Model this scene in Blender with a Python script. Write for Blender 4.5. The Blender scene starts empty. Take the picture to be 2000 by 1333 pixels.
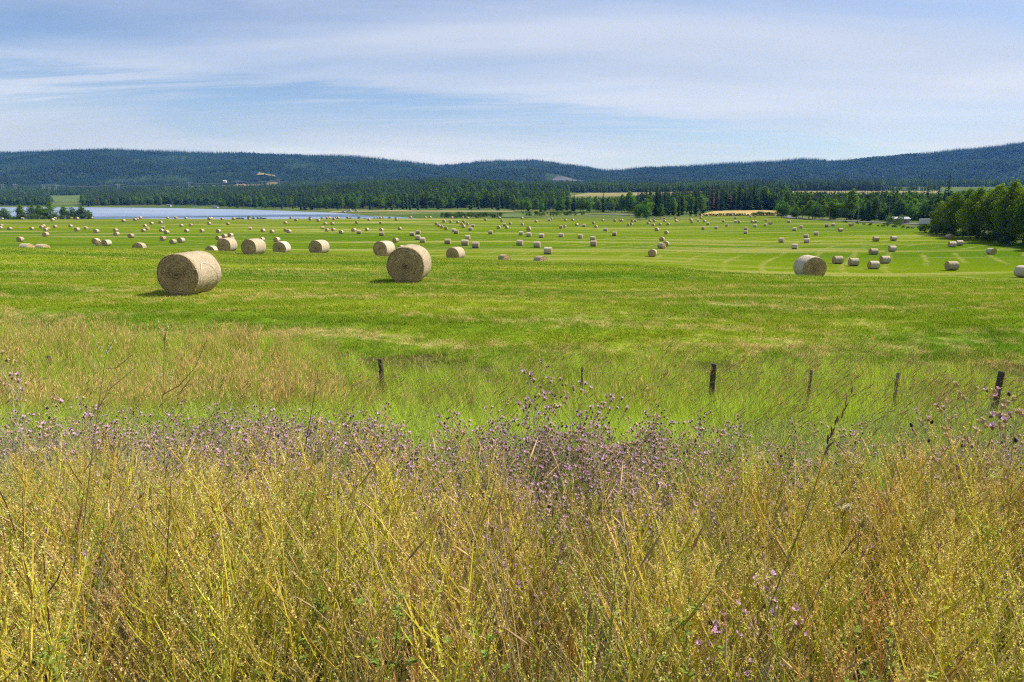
import bpy, math, random
import numpy as np
from math import radians, sin, cos, tan, atan, pi

# ------------------------------------------------------------------ camera, sky, sun, exposure
scene = bpy.context.scene
C = scene.collection
EYE = 17.0                       # lake surface is z = 0
F = 1390.0                       # focal length in photo pixels (2000 wide)
PIT = atan((666.5 - 388.0) / F)
cam = bpy.data.cameras.new('camera')
cam.lens = 36.0 * F / 2000.0
cam.sensor_width = 36.0
cam.clip_start = 0.05
cam.clip_end = 60000.0
camo = bpy.data.objects.new('camera', cam)
C.objects.link(camo)
camo.location = (0, 0, EYE)
camo.rotation_euler = (pi / 2 - PIT, 0, 0)
scene.camera = camo

SUN_EL, SUN_AZ = radians(50), radians(74)       # azimuth clockwise from the view direction
sunv = (sin(SUN_AZ) * cos(SUN_EL), cos(SUN_AZ) * cos(SUN_EL), sin(SUN_EL))
sl = bpy.data.lights.new('sun', 'SUN')
sl.energy = 5.0
sl.angle = radians(0.8)
sl.color = (1.0, 0.94, 0.83)
so = bpy.data.objects.new('sun', sl)
C.objects.link(so)
so.location = (200, 50, 300)
import mathutils
so.rotation_euler = mathutils.Vector(sunv).to_track_quat('Z', 'Y').to_euler()

scene.view_settings.view_transform = 'Standard'
scene.view_settings.look = 'None'
scene.view_settings.exposure = 0.54
scene.view_settings.gamma = 1.0
scene.view_settings.use_curve_mapping = False
scene.cycles.max_bounces = 4
scene.cycles.diffuse_bounces = 2
scene.cycles.glossy_bounces = 2
scene.cycles.transmission_bounces = 3
scene.cycles.volume_bounces = 0
scene.cycles.transparent_max_bounces = 8
scene.cycles.use_denoising = False
scene.cycles.use_adaptive_sampling = True
scene.cycles.adaptive_threshold = 0.02
scene.cycles.adaptive_min_samples = 24
scene.cycles.filter_width = 1.2
scene.cycles.caustics_reflective = False
scene.cycles.caustics_refractive = False

class NT:
    """tiny node-tree builder"""
    def __init__(s, tree):
        s.t = tree
        s.n = tree.nodes
        s.l = tree.links
    def add(s, typ, **kw):
        nd = s.n.new(typ)
        for k, v in kw.items():
            setattr(nd, k, v)
        return nd
    def put(s, sock, v):
        if v is None:
            return
        if isinstance(v, bpy.types.NodeSocket):
            s.l.new(v, sock)
        else:
            sock.default_value = v
    def math(s, op, a, b=None, c=None, clamp=False):
        nd = s.add('ShaderNodeMath', operation=op, use_clamp=clamp)
        for i, v in enumerate((a, b, c)):
            s.put(nd.inputs[i], v)
        return nd.outputs[0]
    def vmath(s, op, a, b=None):
        nd = s.add('ShaderNodeVectorMath', operation=op)
        s.put(nd.inputs[0], a)
        s.put(nd.inputs[1], b)
        return nd.outputs[0]
    def noise(s, vec, scale, detail=3.0, rough=0.55, dist=0.0):
        nd = s.add('ShaderNodeTexNoise')
        s.put(nd.inputs['Vector'], vec)
        nd.inputs['Scale'].default_value = scale
        nd.inputs['Detail'].default_value = detail
        nd.inputs['Roughness'].default_value = rough
        nd.inputs['Distortion'].default_value = dist
        return nd.outputs['Fac']
    def ramp(s, fac, lo, hi):
        nd = s.add('ShaderNodeMapRange', interpolation_type='SMOOTHSTEP')
        s.put(nd.inputs[0], fac)
        nd.inputs[1].default_value = lo
        nd.inputs[2].default_value = hi
        return nd.outputs[0]
    def mix(s, fac, a, b, mode='MIX'):
        nd = s.add('ShaderNodeMix', data_type='RGBA', blend_type=mode)
        s.put(nd.inputs[0], fac)
        s.put(nd.inputs[6], (*a, 1) if isinstance(a, tuple) and len(a) == 3 else a)
        s.put(nd.inputs[7], (*b, 1) if isinstance(b, tuple) and len(b) == 3 else b)
        return nd.outputs[2]
    def xyz(s, v):
        nd = s.add('ShaderNodeSeparateXYZ')
        s.put(nd.inputs[0], v)
        return nd.outputs
    def comb(s, x, y, z):
        nd = s.add('ShaderNodeCombineXYZ')
        for i, v in enumerate((x, y, z)):
            s.put(nd.inputs[i], v)
        return nd.outputs[0]

world = bpy.data.worlds.new('World')
scene.world = world
world.use_nodes = True
def build_world():
    w = NT(world.node_tree)
    w.n.clear()
    sky = w.add('ShaderNodeTexSky', sky_type='NISHITA')
    sky.sun_disc = False
    sky.sun_elevation = SUN_EL
    sky.sun_rotation = SUN_AZ
    sky.altitude = 700
    sky.air_density = 1.0
    sky.dust_density = 0.6
    sky.ozone_density = 1.5
    d = w.add('ShaderNodeTexCoord').outputs['Generated']
    x, y, z = w.xyz(d)
    zz = w.math('ADD', w.math('MAXIMUM', z, 0.0), 0.10)
    # cloud layer: direction projected on a high flat deck
    px = w.math('DIVIDE', x, zz)
    py = w.math('DIVIDE', y, zz)
    p = w.comb(px, py, 0.0)
    # thin veil of high cloud, stretched across the view
    q = w.comb(w.math('MULTIPLY', px, 0.55), w.math('ADD', w.math('MULTIPLY', py, 0.9), 3.1), 0.3)
    veil = w.noise(q, 0.42, 5.0, 0.5, 0.6)
    veil = w.ramp(veil, 0.22, 0.56)
    # streaky cirrus texture
    st = w.comb(w.math('MULTIPLY', px, 0.5), w.math('MULTIPLY', py, 2.2), 4.0)
    streak = w.ramp(w.noise(st, 1.3, 6.0, 0.6, 0.8), 0.36, 0.72)
    # cloud bank: lower, further deck whose ragged near edge crosses the view
    wob = w.noise(w.comb(w.math('MULTIPLY', px, 1.0), w.math('MULTIPLY', py, 2.5), 9.0), 0.9, 5.0, 0.6)
    # position across the bank edge: larger = farther from the viewer
    edge = w.math('ADD', py, w.math('MULTIPLY', px, -0.42))
    edge = w.math('ADD', edge, w.math('MULTIPLY', w.math('SUBTRACT', wob, 0.5), 1.1))
    fib = w.ramp(w.noise(w.comb(w.math('MULTIPLY', px, 0.35), w.math('MULTIPLY', py, 3.0), 2.0), 1.6, 7.0, 0.65, 1.2), 0.42, 0.66)
    gap = w.math('MULTIPLY', w.ramp(edge, 4.20, 4.50), w.math('SUBTRACT', 1.0, w.ramp(edge, 4.5, 6.2)))
    gap = w.math('MULTIPLY', gap, w.math('MULTIPLY_ADD', fib, -0.75, 1.0))
    cov = w.math('MAXIMUM', w.math('MULTIPLY', veil, 0.93), w.math('MULTIPLY', streak, 0.16))
    cov = w.math('MULTIPLY', cov, w.math('SUBTRACT', 1.0, w.math('MULTIPLY', gap, 0.74)))
    # broken edge of the veil overhead: clearer to the near left
    e2 = w.math('ADD', w.math('MULTIPLY_ADD', px, 0.30, py), w.math('MULTIPLY', w.math('SUBTRACT', wob, 0.5), 1.0))
    clear = w.math('SUBTRACT', 1.0, w.ramp(e2, 2.15, 3.05))
    cov = w.math('MULTIPLY', cov, w.math('SUBTRACT', 1.0, w.math('MULTIPLY', clear, 0.62)))
    low = w.ramp(z, 0.18, 0.02)
    cov = w.math('MAXIMUM', cov, w.math('MULTIPLY', low, w.math('MULTIPLY_ADD', streak, 0.35, 0.40)))
    # cloud colour: broad noise blends a greyer and a whiter tone
    cl = w.mix(w.ramp(w.noise(w.comb(w.math('MULTIPLY', px, 0.5), py, 6.0), 0.35, 4.0), 0.36, 0.62), (4.3, 4.9, 6.2), (5.7, 6.1, 7.1))
    skyb = w.mix(1.0, sky.outputs[0], (0.68, 0.79, 0.98), 'MULTIPLY')
    col = w.mix(cov, skyb, cl)
    bg = w.add('ShaderNodeBackground')
    w.put(bg.inputs[0], col)
    bg.inputs[1].default_value = 0.092
    o = w.add('ShaderNodeOutputWorld')
    w.l.new(bg.outputs[0], o.inputs[0])
build_world()

# ------------------------------------------------------------------ pixel / terrain helpers
CY, SY = cos(PIT), sin(PIT)
def slope(py):
    """z/Y of the ray through photo row py (negative below eye level)"""
    v = (666.5 - np.asarray(py, float)) / F
    return (-SY + v * CY) / (CY + v * SY)
def xoy(px, py=430.0):
    v = (666.5 - py) / F
    return (px - 1000.0) / F / (CY + v * SY)

def hash2(ix, iy, seed):
    n = (ix.astype(np.int64) * 374761393 + iy.astype(np.int64) * 668265263 + seed * 982451653) & 0x7fffffff
    n = ((n ^ (n >> 13)) * 1274126177) & 0x7fffffff
    return ((n ^ (n >> 16)) & 0xffff) / 65535.0
def vnoise(x, y, seed=0):
    x = np.asarray(x, float); y = np.asarray(y, float)
    ix = np.floor(x); iy = np.floor(y)
    fx = x - ix; fy = y - iy
    fx = fx * fx * (3 - 2 * fx); fy = fy * fy * (3 - 2 * fy)
    a = hash2(ix, iy, seed); b = hash2(ix + 1, iy, seed)
    c = hash2(ix, iy + 1, seed); d = hash2(ix + 1, iy + 1, seed)
    return (a * (1 - fx) + b * fx) * (1 - fy) + (c * (1 - fx) + d * fx) * fy
def fbm(x, y, seed=0, oct=4):
    s = 0.0; a = 0.5; t = 0.0
    for i in range(oct):
        s = s + a * vnoise(x * 2 ** i, y * 2 ** i, seed + i * 17)
        t += a; a *= 0.5
    return s / t

NEAR0 = [(0.1, -1.70), (1.0, -1.72), (2, -1.80), (3, -1.98), (6, -2.72), (10, -3.75), (13, -4.25), (15, -4.18), (18, -3.75), (21, -3.46)]
NEAR = {
    0: [(25, -3.38), (35, -3.38), (45, -3.36), (52, -3.5), (60, -4.1), (80, -6.0), (100, -7.7), (130, -9.7), (160, -11.2), (200, -12.4), (250, -12.9), (390, -12.9)],
    250: [(25, -3.38), (40, -3.5), (50, -3.72), (60, -4.08), (70, -4.9), (90, -6.4), (118, -8.5), (154, -10.6), (200, -12.3), (250, -12.9), (390, -12.8)],
    500: [(25, -3.38), (40, -3.75), (52, -4.25), (63, -4.85), (70, -5.12), (86, -6.8), (118, -9.3), (160, -11.3), (200, -12.4), (250, -13.0), (390, -12.8)],
    750: [(25, -3.38), (35, -3.6), (45, -4.0), (55, -4.6), (67, -5.25), (73, -5.7), (86, -7.1), (100, -8.6), (130, -10.6), (160, -11.6), (200, -12.4), (250, -12.9), (390, -12.6)],
    1000: [(25, -3.38), (35, -3.7), (45, -4.15), (55, -4.78), (62, -5.35), (75, -6.9), (90, -8.4), (106, -9.6), (116, -10.3), (140, -11.1), (170, -11.6), (220, -12.5), (280, -13.0), (390, -12.9)],
    1250: [(25, -3.4), (35, -3.75), (45, -4.25), (52, -4.78), (60, -5.7), (75, -7.5), (100, -9.7), (137, -11.2), (170, -11.9), (230, -13.0), (300, -13.4), (390, -13.2)],
    1500: [(25, -3.42), (32, -3.75), (42, -4.38), (50, -5.5), (65, -7.7), (90, -10.2), (110, -11.3), (130, -12.0), (170, -12.8), (220, -13.3), (300, -13.3), (390, -12.6)],
    1750: [(25, -3.45), (31, -3.72), (38, -4.2), (45, -5.3), (60, -7.6), (87, -10.0), (110, -11.5), (130, -12.3), (170, -12.8), (220, -12.9), (300, -12.8), (390, -12.8)],
    2000: [(25, -3.45), (30, -3.7), (36, -4.1), (45, -5.3), (60, -7.4), (87, -9.7), (110, -11.1), (135, -12.2), (170, -12.5), (220, -12.7), (300, -12.6), (390, -12.4)],
}
Z, P = 'z', 'p'
FAR = {
    0: [(Z, 440, -12.7), (Z, 490, -14.0), (Z, 560, -18), (Z, 620, -19.5), (Z, 1380, -19.5), (Z, 1440, -17), (Z, 1460, -16), (P, 1650, 397), (P, 1900, 391), (P, 2400, 379), (P, 3000, 366)],
    250: [(Z, 440, -12.0), (Z, 470, -12.5), (Z, 540, -16.5), (Z, 600, -19.5), (Z, 1300, -19.5), (Z, 1400, -17), (Z, 1430, -16.2), (P, 1600, 398), (P, 1900, 388), (P, 2500, 377), (P, 3000, 366)],
    500: [(Z, 430, -12.4), (Z, 470, -13), (Z, 540, -17), (Z, 600, -19.5), (Z, 1060, -19.5), (Z, 1150, -17), (Z, 1180, -16), (P, 1350, 401), (P, 1700, 388), (P, 2400, 370), (P, 3000, 360)],
    625: [(Z, 440, -12.2), (Z, 480, -12.8), (Z, 540, -17), (Z, 600, -19), (Z, 860, -19), (Z, 920, -17), (Z, 940, -16.2), (P, 1100, 404), (P, 1300, 395), (P, 1600, 381), (P, 2000, 373), (P, 3000, 360)],
    750: [(Z, 440, -11.8), (Z, 470, -12.3), (Z, 530, -16.5), (Z, 580, -18), (Z, 640, -18), (Z, 690, -17), (Z, 720, -16.2), (P, 900, 410), (P, 1000, 404), (P, 1250, 388), (P, 1500, 371), (P, 1800, 363), (Z, 2200, 24), (P, 3000, 362)],
    875: [(Z, 440, -11.9), (Z, 480, -12.6), (Z, 540, -15), (Z, 620, -16), (Z, 720, -16), (P, 820, 413), (P, 900, 408), (P, 1050, 395), (P, 1250, 378), (P, 1500, 364), (Z, 2000, 34), (P, 3000, 362)],
    1000: [(Z, 440, -12.1), (Z, 480, -13.0), (Z, 560, -15), (Z, 650, -15.2), (P, 750, 414), (P, 850, 408), (P, 1000, 395), (P, 1200, 381), (P, 1450, 369), (Z, 2000, 28), (P, 3000, 362)],
    1125: [(Z, 460, -13.2), (Z, 520, -13.5), (P, 620, 421), (P, 680, 419), (P, 760, 412), (P, 900, 403), (P, 1150, 389), (P, 1300, 382), (P, 1600, 376), (P, 2000, 369), (P, 3000, 362)],
    1250: [(Z, 430, -13.0), (Z, 520, -13.2), (P, 620, 419), (P, 760, 411), (P, 950, 399), (P, 1200, 383), (P, 1500, 376), (P, 2000, 368), (P, 3000, 362)],
    1375: [(Z, 430, -12.6), (P, 500, 424), (P, 620, 413), (P, 760, 406), (P, 1000, 394), (P, 1300, 378), (P, 1700, 371), (P, 3000, 360)],
    1500: [(Z, 430, -12), (P, 480, 422), (P, 600, 411), (P, 760, 404), (P, 1000, 392), (P, 1300, 376), (P, 1700, 369), (P, 3000, 358)],
    1625: [(Z, 410, -12.4), (P, 430, 430), (P, 520, 424), (P, 700, 413), (P, 1000, 393), (P, 1300, 376), (P, 1700, 369), (P, 3000, 358)],
    1750: [(Z, 400, -12.6), (P, 460, 431), (P, 600, 420), (P, 1000, 393), (P, 1300, 376), (P, 1700, 370), (P, 3000, 358)],
    2000: [(Z, 410, -12.2), (Z, 600, -10.5), (P, 1000, 393), (P, 1300, 376), (P, 1700, 369), (P, 3000, 358)],
}
NU, NYY = 161, 520
UU = np.linspace(-0.80, 0.80, NU)
LY = np.linspace(math.log(0.1), math.log(3400.0), NYY)
def _table():
    yy = np.exp(LY)
    def cols(d, conv):
        ks = sorted(d)
        prof = []
        for k in ks:
            pts = conv(d[k])
            prof.append(np.interp(LY, [math.log(a) for a, _ in pts], [b for _, b in pts]))
        us = [xoy(k) for k in ks]
        prof = np.array(prof)
        return np.array([[np.interp(u, us, prof[:, j]) for j in range(NYY)] for u in UU])
    near = cols(NEAR, lambda l: NEAR0 + l)
    far = cols(FAR, lambda l: [(a, b) if t == Z else (a, float(slope(b)) * a) for t, a, b in l])
    T = np.where(yy[None, :] < 392, near, far)
    def smooth(T, sig, ax):
        r = int(3 * sig) + 1
        k = np.exp(-0.5 * (np.arange(-r, r + 1) / sig) ** 2); k /= k.sum()
        pad = [(0, 0), (0, 0)]; pad[ax] = (r, r)
        Tp = np.pad(T, pad, mode='edge')
        return np.apply_along_axis(lambda m: np.convolve(m, k, 'valid'), ax, Tp)
    T = smooth(T, 2.2, 1)
    T = smooth(T, 4.0, 0)
    return T
TAB = _table()
def ground_z(x, y):
    x = np.asarray(x, float); y = np.asarray(y, float)
    yc = np.clip(y, 0.11, 3390.0)
    u = np.clip(x / np.maximum(yc, 1.0), -0.799, 0.799)
    fu = (u + 0.80) / 1.60 * (NU - 1)
    fy = (np.log(yc) - LY[0]) / (LY[-1] - LY[0]) * (NYY - 1)
    iu = np.clip(fu.astype(int), 0, NU - 2); iy = np.clip(fy.astype(int), 0, NYY - 2)
    a = fu - iu; b = fy - iy
    z = (TAB[iu, iy] * (1 - a) + TAB[iu + 1, iy] * a) * (1 - b) + (TAB[iu, iy + 1] * (1 - a) + TAB[iu + 1, iy + 1] * a) * b
    amp = np.clip(y / 40.0, 0.15, 1.0)
    z = z + amp * 0.10 * (fbm(x / 7.0, y / 7.0, 5, 3) - 0.5) + np.clip(y / 200.0, 0, 1) * 0.5 * (fbm(x / 60.0, y / 60.0, 9, 3) - 0.5)
    return z + EYE

SKYL = [(-300, 300), (0, 297), (100, 295), (200, 293), (300, 293.5), (400, 296), (480, 297), (560, 302), (640, 303), (700, 304), (740, 308), (790, 314), (850, 321), (880, 321), (930, 317), (980, 315), (1040, 315), (1080, 318), (1130, 323), (1190, 332), (1215, 331), (1260, 327), (1300, 325), (1380, 320), (1420, 316), (1460, 315), (1540, 311), (1570, 308), (1600, 310), (1620, 313), (1680, 310), (1750, 304), (1800, 299), (1850, 292), (1900, 288), (1950, 283), (2000, 276), (2150, 262), (2500, 262)]
SK_U = np.array([xoy(a, 310.0) for a, _ in SKYL]); SK_Y = np.array([b for _, b in SKYL])
def ridge_Y(u):
    px = 1000 + u * F * 1.03
    return np.interp(px, [0, 500, 800, 900, 1050, 1180, 1260, 1500, 2000], [4700, 4700, 4500, 4900, 5200, 5000, 4300, 4200, 3900])
def hill_z(x, y):
    x = np.asarray(x, float); y = np.asarray(y, float)
    u = x / np.maximum(y, 1.0)
    Yr = ridge_Y(u)
    zr = slope(np.interp(u, SK_U, SK_Y)) * Yr - 15.0
    Yb = 2550.0
    zb = 14.0
    t = np.clip((y - Yb) / (Yr - Yb), 0, 1)
    s = 0.35 * t + 0.65 * t * t * (3 - 2 * t)
    z = zb + (zr - zb) * s
    g = fbm(x / 420.0 + 3, y / 520.0, 41, 4) - 0.5
    z = z + g * 110.0 * np.clip(4 * t * (1 - t), 0, 1)
    back = np.clip((y - Yr) / 1800.0, 0, 1)
    z = z - back * back * (zr + 20)
    return z + EYE
def top_z(x, y):
    return np.where(np.asarray(y) > 2300, np.maximum(ground_z(x, y), hill_z(x, y)), ground_z(x, y))
def G(px, Y):
    """ground point below photo column px at forward distance Y"""
    x = xoy(px) * Y
    return (x, Y, float(ground_z(x, Y)))
def hit(px, py, y0=6.0, y1=900.0):
    """first ground point along the ray through a photo pixel"""
    ys = np.exp(np.linspace(math.log(y0), math.log(y1), 1500))
    u = xoy(px, py)
    d = EYE + slope(py) * ys - ground_z(u * ys, ys)
    k = np.nonzero(d < 0)[0]
    return float(ys[k[0]]) if len(k) else None

# ------------------------------------------------------------------ object helpers
def tag(o, label=None, cat=None, group=None, kind=None):
    if label: o['label'] = label
    if cat: o['category'] = cat
    if group: o['group'] = group
    if kind: o['kind'] = kind
    return o
def empty(name, loc=(0, 0, 0), rz=0.0, sc=1.0):
    o = bpy.data.objects.new(name, None)
    C.objects.link(o)
    o.location = loc
    o.rotation_euler = (0, 0, rz)
    o.scale = (sc, sc, sc)
    return o
def obj(name, me, parent=None, loc=None, link=True):
    o = bpy.data.objects.new(name, me)
    if link:
        C.objects.link(o)
    if parent:
        o.parent = parent
    if loc:
        o.location = loc
    return o

class MB:
    """collects vertices, faces, per-vertex colour and material index"""
    def __init__(s):
        s.v = []; s.f = []; s.c = []; s.m = []
    def pt(s, p, col):
        s.v.append(tuple(p)); s.c.append(col)
        return len(s.v) - 1
    def face(s, idx, m=0):
        s.f.append(tuple(idx)); s.m.append(m)
    def quad(s, a, b, c, d, col, m=0):
        i = [s.pt(p, col) for p in (a, b, c, d)]
        s.face(i, m)
    def tri(s, a, b, c, col, m=0):
        i = [s.pt(p, col) for p in (a, b, c)]
        s.face(i, m)
    def box(s, c, sz, col=(1, 1, 1), m=0, rz=0.0):
        cx, cy, cz = c; dx, dy, dz = sz[0] / 2, sz[1] / 2, sz[2] / 2
        cr, sr = cos(rz), sin(rz)
        ids = []
        for k in (-1, 1):
            for (i, j) in ((-1, -1), (1, -1), (1, 1), (-1, 1)):
                x, y = i * dx, j * dy
                ids.append(s.pt((cx + x * cr - y * sr, cy + x * sr + y * cr, cz + k * dz), col))
        a = ids
        for q in ((0, 3, 2, 1), (4, 5, 6, 7), (0, 1, 5, 4), (1, 2, 6, 5), (2, 3, 7, 6), (3, 0, 4, 7)):
            s.face([a[i] for i in q], m)
    def tube(s, pts, radii, n, cols, m=0, cap=True):
        pts = [np.array(p, float) for p in pts]
        rings = []
        if not isinstance(cols, list):
            cols = [cols] * len(pts)
        for i, p in enumerate(pts):
            d = pts[min(i + 1, len(pts) - 1)] - pts[max(i - 1, 0)]
            d = d / (np.linalg.norm(d) + 1e-9)
            a = np.cross(d, (0, 1, 0.1)) if abs(d[1]) < 0.9 else np.cross(d, (1, 0, 0.1))
            a /= np.linalg.norm(a)
            b = np.cross(d, a)
            rings.append([s.pt(p + radii[i] * (cos(2 * pi * k / n) * a + sin(2 * pi * k / n) * b), cols[i]) for k in range(n)])
        for i in range(len(rings) - 1):
            for k in range(n):
                s.face((rings[i][k], rings[i][(k + 1) % n], rings[i + 1][(k + 1) % n], rings[i + 1][k]), m)
        if cap and n > 2:
            s.face(rings[0][::-1], m); s.face(rings[-1], m)
    def mesh(s, name, mats, smooth=False):
        me = bpy.data.meshes.new(name)
        me.from_pydata(s.v, [], s.f)
        for k in mats:
            me.materials.append(k)
        if len(mats) > 1:
            me.polygons.foreach_set('material_index', np.array(s.m, dtype=np.int32))
        at = me.color_attributes.new('Col', 'FLOAT_COLOR', 'POINT')
        ca = np.ones((len(s.v), 4), np.float32)
        ca[:, :3] = np.array(s.c, np.float32)[:, :3]
        at.data.foreach_set('color', ca.ravel())
        if smooth:
            me.polygons.foreach_set('use_smooth', np.ones(len(me.polygons), dtype=bool))
        me.update()
        return me

# ------------------------------------------------------------------ materials
MATS = {}
def mat(name):
    m = bpy.data.materials.new(name)
    m.use_nodes = True
    m.node_tree.nodes.clear()
    MATS[name] = m
    n = NT(m.node_tree)
    out = n.add('ShaderNodeOutputMaterial')
    return m, n, out
def principled(n, out, col, rough=0.8, spec=0.2, bump=None, bstr=0.3, bdist=0.02, metal=0.0):
    b = n.add('ShaderNodeBsdfPrincipled')
    n.put(b.inputs['Base Color'], (*col, 1) if isinstance(col, tuple) and len(col) == 3 else col)
    n.put(b.inputs['Roughness'], rough)
    b.inputs['Specular IOR Level'].default_value = spec
    b.inputs['Metallic'].default_value = metal
    if bump is not None:
        bn = n.add('ShaderNodeBump')
        bn.inputs['Strength'].default_value = bstr
        bn.inputs['Distance'].default_value = bdist
        n.put(bn.inputs['Height'], bump)
        n.l.new(bn.outputs[0], b.inputs['Normal'])
    n.l.new(b.outputs[0], out.inputs[0])
    return b
def plain(name, col, rough=0.7, var=0.15, scale=3.0, spec=0.2):
    m, n, out = mat(name)
    pos = n.add('ShaderNodeNewGeometry').outputs['Position']
    k = n.noise(pos, scale, 4.0)
    c = n.mix(k, tuple(v * (1 - var) for v in col), tuple(min(1, v * (1 + var)) for v in col))
    principled(n, out, c, rough, spec)
    return m
def leafy(name, trans=0.3, var=0.35, hue=0.02, posvar=None, tint=(1, 1, 1)):
    """vertex colour x per-plant variation, diffuse + translucent"""
    m, n, out = mat(name)
    at = n.add('ShaderNodeAttribute', attribute_name='Col')
    rnd = n.add('ShaderNodeObjectInfo').outputs['Random']
    h = n.add('ShaderNodeHueSaturation')
    n.put(h.inputs['Color'], at.outputs['Color'])
    n.put(h.inputs['Value'], n.math('MULTIPLY_ADD', rnd, var, 1.0 - var * 0.5))
    n.put(h.inputs['Hue'], n.math('MULTIPLY_ADD', n.math('FRACT', n.math('MULTIPLY', rnd, 7.31)), hue * 2, 0.5 - hue))
    c = h.outputs[0]
    if posvar:
        pos = n.add('ShaderNodeNewGeometry').outputs['Position']
        k = n.ramp(n.noise(pos, posvar[0], 3.0), 0.3, 0.7)
        c = n.mix(k, n.mix(1.0, c, posvar[1], 'MULTIPLY'), n.mix(1.0, c, posvar[2], 'MULTIPLY'))
    d = n.add('ShaderNodeBsdfDiffuse'); n.put(d.inputs[0], c)
    t = n.add('ShaderNodeBsdfTranslucent'); n.put(t.inputs[0], n.mix(1.0, c, (1.15, 1.15, 0.6), 'MULTIPLY'))
    mx = n.add('ShaderNodeMixShader'); mx.inputs[0].default_value = trans
    n.l.new(d.outputs[0], mx.inputs[1]); n.l.new(t.outputs[0], mx.inputs[2])
    n.l.new(mx.outputs[0], out.inputs[0])
    return m

# hay-field colour as a shared group: mown alfalfa with straw-coloured swath lines
fg = bpy.data.node_groups.new('field_colour', 'ShaderNodeTree')
fg.interface.new_socket('Color', in_out='OUTPUT', socket_type='NodeSocketColor')
fg.interface.new_socket('Straw', in_out='OUTPUT', socket_type='NodeSocketFloat')
def build_field_group():
    n = NT(fg)
    o = n.add('NodeGroupOutput')
    pos = n.add('ShaderNodeNewGeometry').outputs['Position']
    x, y, z = n.xyz(pos)
    flat = n.comb(x, y, 0.0)
    # near part: swaths run across the view, ragged
    wx = n.math('MULTIPLY', n.math('SUBTRACT', n.noise(flat, 0.05, 2.0), 0.5), 14.0)
    rows = n.comb(n.math('MULTIPLY', x, 0.07), n.math('ADD', y, wx), 0.0)
    near = n.noise(rows, 0.85, 5.0, 0.68)
    spots = n.noise(flat, 1.7, 4.0, 0.65)
    nearS = n.math('MULTIPLY_ADD', n.math('SUBTRACT', spots, 0.5), 0.75, near)
    nearS = n.ramp(nearS, 0.47, 0.72)
    # far part: lines of the cut, curving round the field
    cx = n.math('SUBTRACT', x, 190.0); cy = n.math('SUBTRACT', y, 40.0)
    rad = n.math('SQRT', n.math('ADD', n.math('MULTIPLY', cx, cx), n.math('MULTIPLY', n.math('MULTIPLY', cy, cy), 0.55)))
    rad = n.math('MULTIPLY_ADD', n.noise(flat, 0.007, 1.0), 30.0, rad)
    wv = n.math('SINE', n.math('MULTIPLY', rad, 0.98))
    wv = n.math('MULTIPLY_ADD', n.math('SUBTRACT', n.noise(flat, 0.5, 4.0, 0.7), 0.5), 1.1, wv)
    brk = n.ramp(n.noise(flat, 0.03, 3.0), 0.36, 0.56)
    lines = n.math('MULTIPLY', n.ramp(wv, 0.70, 1.2), brk)
    far_x = n.noise(n.comb(n.math('MULTIPLY', x, 0.12), y, 3.0), 0.075, 5.0, 0.6)
    bands = n.math('MULTIPLY', n.ramp(far_x, 0.50, 0.64), 0.62)
    farS = n.math('MAXIMUM', n.math('MULTIPLY', n.math('MULTIPLY', lines, n.ramp(n.noise(n.comb(n.math('MULTIPLY', x, 0.3), y, 2.0), 1.4, 4.0, 0.7), 0.36, 0.60)), 0.95), bands)
    k = n.ramp(y, 48.0, 80.0)
    mx = n.add('ShaderNodeMix', data_type='FLOAT')
    n.put(mx.inputs[0], k); n.put(mx.inputs[2], nearS); n.put(mx.inputs[3], farS)
    straw = mx.outputs[0]
    # greens
    g1 = n.ramp(n.noise(n.comb(n.math('MULTIPLY', x, 0.35), y, 7.0), 0.16, 4.0, 0.6), 0.32, 0.68)
    green = n.mix(g1, (0.112, 0.220, 0.015), (0.252, 0.322, 0.022))
    g2 = n.ramp(n.noise(n.comb(n.math('MULTIPLY', x, 0.25), y, 1.0), 0.012, 3.0), 0.38, 0.62)
    lush = n.mix(g2, (0.090, 0.170, 0.009), (0.160, 0.226, 0.009))
    green = n.mix(k, green, lush)
    # the land dries a little towards the far left rise
    dry = n.math('MULTIPLY', n.ramp(y, 300.0, 430.0), 0.75)
    dryn = n.ramp(n.noise(n.comb(n.math('MULTIPLY', x, 0.15), y, 5.0), 0.05, 3.0), 0.35, 0.65)
    green = n.mix(n.math('MULTIPLY', dry, dryn), green, (0.165, 0.185, 0.028))
    dark = n.ramp(n.noise(flat, 2.6, 3.0), 0.52, 0.75)
    green = n.mix(n.math('MULTIPLY', dark, 0.45), green, (0.048, 0.115, 0.012))
    col = n.mix(n.math('MULTIPLY', straw, 0.85), green, (0.46, 0.395, 0.13))
    n.put(o.inputs[0], col)
    n.put(o.inputs[1], straw)
build_field_group()

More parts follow.
